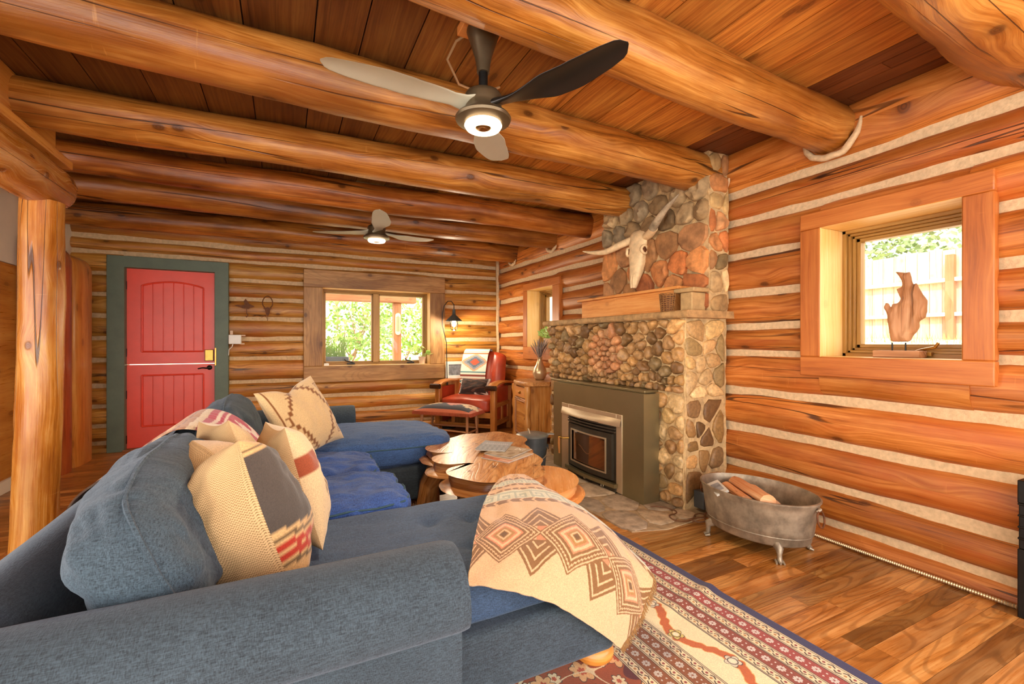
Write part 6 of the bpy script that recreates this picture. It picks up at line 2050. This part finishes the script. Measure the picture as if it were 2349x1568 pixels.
tree((1.8, 19, terr(1.8, 19)), 2.2, 3.4, 2600, .14, 'grey-green conifer far behind the tree in the left pane', mat='leaf_dark', seed=12)
# porch post, beam, thermometer, planter
g = G(); g.box(1.75, 1.89, 8.33, 8.47, -.2, 1.924, grain=2); pp = g.build('porch_post', M['porch'], bevel=.01); tag(pp, 'square brown porch post outside the back window', 'post')
g = G(); g.box(-2.5, 2.16, 8.30, 8.50, 1.925, 2.09, grain=0); tag(g.build('porch_beam', M['porch'], bevel=.01), 'horizontal brown porch beam outside, across the top of the back window', 'beam')
th_ = thing('thermometer', 'long pale thermometer with rounded ends on the porch post outside', 'thermometer', (1.825, 8.318, 1.54))
g = G(); pl_ = [(.048 * cos(a), .15 + .048 * sin(a)) for a in np.linspace(0, pi, 12)] + [(-.048 * cos(a), -.15 - .048 * sin(a)) for a in np.linspace(0, pi, 12)]
g.M = Matrix.Rotation(radians(90), 4, 'X'); g.prism(pl_, -.004, .006); g.M = Matrix.Identity(4); g.build('face_plate', plain('cream_enamel', hx('#f0e0a8'), .5, var=.02), th_, smooth=False)
g = G()
for k in range(22):
    z = -.13 + .012 * k; g.box(-.035, -.012, -.0085, -.006, z, z + .003); g.box(.012, .035, -.0085, -.006, z, z + .003)
g.box(-.004, .004, -.0085, -.006, -.14, .15)
g.build('scale_marks', M['blackmetal'], th_, smooth=False)
pr = thing('trough_planter', 'grey metal trough planter outside the left pane of the back window', 'planter', (.60, 7.05, 0))
g = G(); g.box(-.28, .22, -.12, .12, .60, 1.0); g.build('trough', M['bucket'], pr, bevel=.02)
g = G()
for x in (-.22, .16):
    for y in (-.08, .08): g.box(x - .02, x + .02, y - .02, y + .02, terr(.6, 7) - .02, .60)
g.build('stand', M['blackmetal'], pr, bevel=.003)
rr = random.Random(4)
g = G()
for k in range(260):
    x, y = rr.uniform(-.24, .18), rr.uniform(-.09, .09); h = rr.uniform(.08, .34)
    g.tube([(x, y, .99), (x + rr.uniform(-.04, .04), y, .99 + h * .6), (x + rr.uniform(-.08, .08), y, .99 + h)], [.003, .003, .001], n=3, cap=False)
g.build('herbs', M['leaf'], pr)
# fence
XFn = 9.0
zf0, zf1 = terr(9, 3.5) - .02, 2.62
fe = thing('board_fence', 'sunlit board fence with pale rails outside the right window', 'fence', (XFn, 3.8, 0))
g = G(); y = -1.5; 
while y < 9.0:
    g.box(.0, .025, y - 3.8 + .004, y - 3.8 + .150, zf0, zf1 + random.uniform(-.015, .02), grain=2); y += .155
g.build('boards', M['fence'], fe, smooth=False)
for z in (1.60, 2.12):
    g = G(); g.box(-.10, -.0, -5.3, 5.2, z, z + .055, grain=1); g.build('rail', plain('sunlit_rail', hx('#e9d9c4'), .7, var=.05), fe, bevel=.003)
for y in (1.2, 3.18, 5.6): 
    g = G(); g.box(-.13, -.03, y - 3.8 - .05, y - 3.8 + .05, zf0 - .1, 2.52, grain=2); g.build('fence_post', M['porch'], fe, bevel=.006)
rr = random.Random(31); g = G()
for (x, y, r) in ((14, 4.0, 1.3), (14.5, 6.6, 1.4), (15, 2.0, 1.4), (17, 5.4, 1.9), (17.5, 8.6, 1.9), (18, 2.6, 2.0), (20, 7.0, 2.4), (21, 4.0, 2.4), (13.5, 8.5, 1.3), (21, 10.5, 2.4)):
    scatter_leaves(g, (x, y, terr(x, y) - .2 + r * .42), r, 1100, .16, rr, .7, 0)
tag(g.build('hillside_scrub', M['leaf_dark'], smooth=False), 'grey-green scrub covering the slope above the board fence', 'shrub', kind='stuff')
rr = random.Random(77)
g = G()
for k in range(5200):
    x, y = rr.uniform(3.9, 8.8), rr.uniform(-.5, 7.5)
    if noise.noise(Vector((x * .9, y * .9, 4))) < -.1: continue
    z = terr(x, y); h = rr.uniform(.05, .16)
    dx, dy = rr.uniform(-.05, .05), rr.uniform(-.05, .05)
    g.add([(x, y, z - .01), (x + .012, y + .012, z - .01), (x + dx, y + dy, z + h)], [(0, 1, 2)])
tag(g.build('grass', M['grass'], smooth=False), 'dry green grass between the house and the board fence', 'grass', kind='stuff')
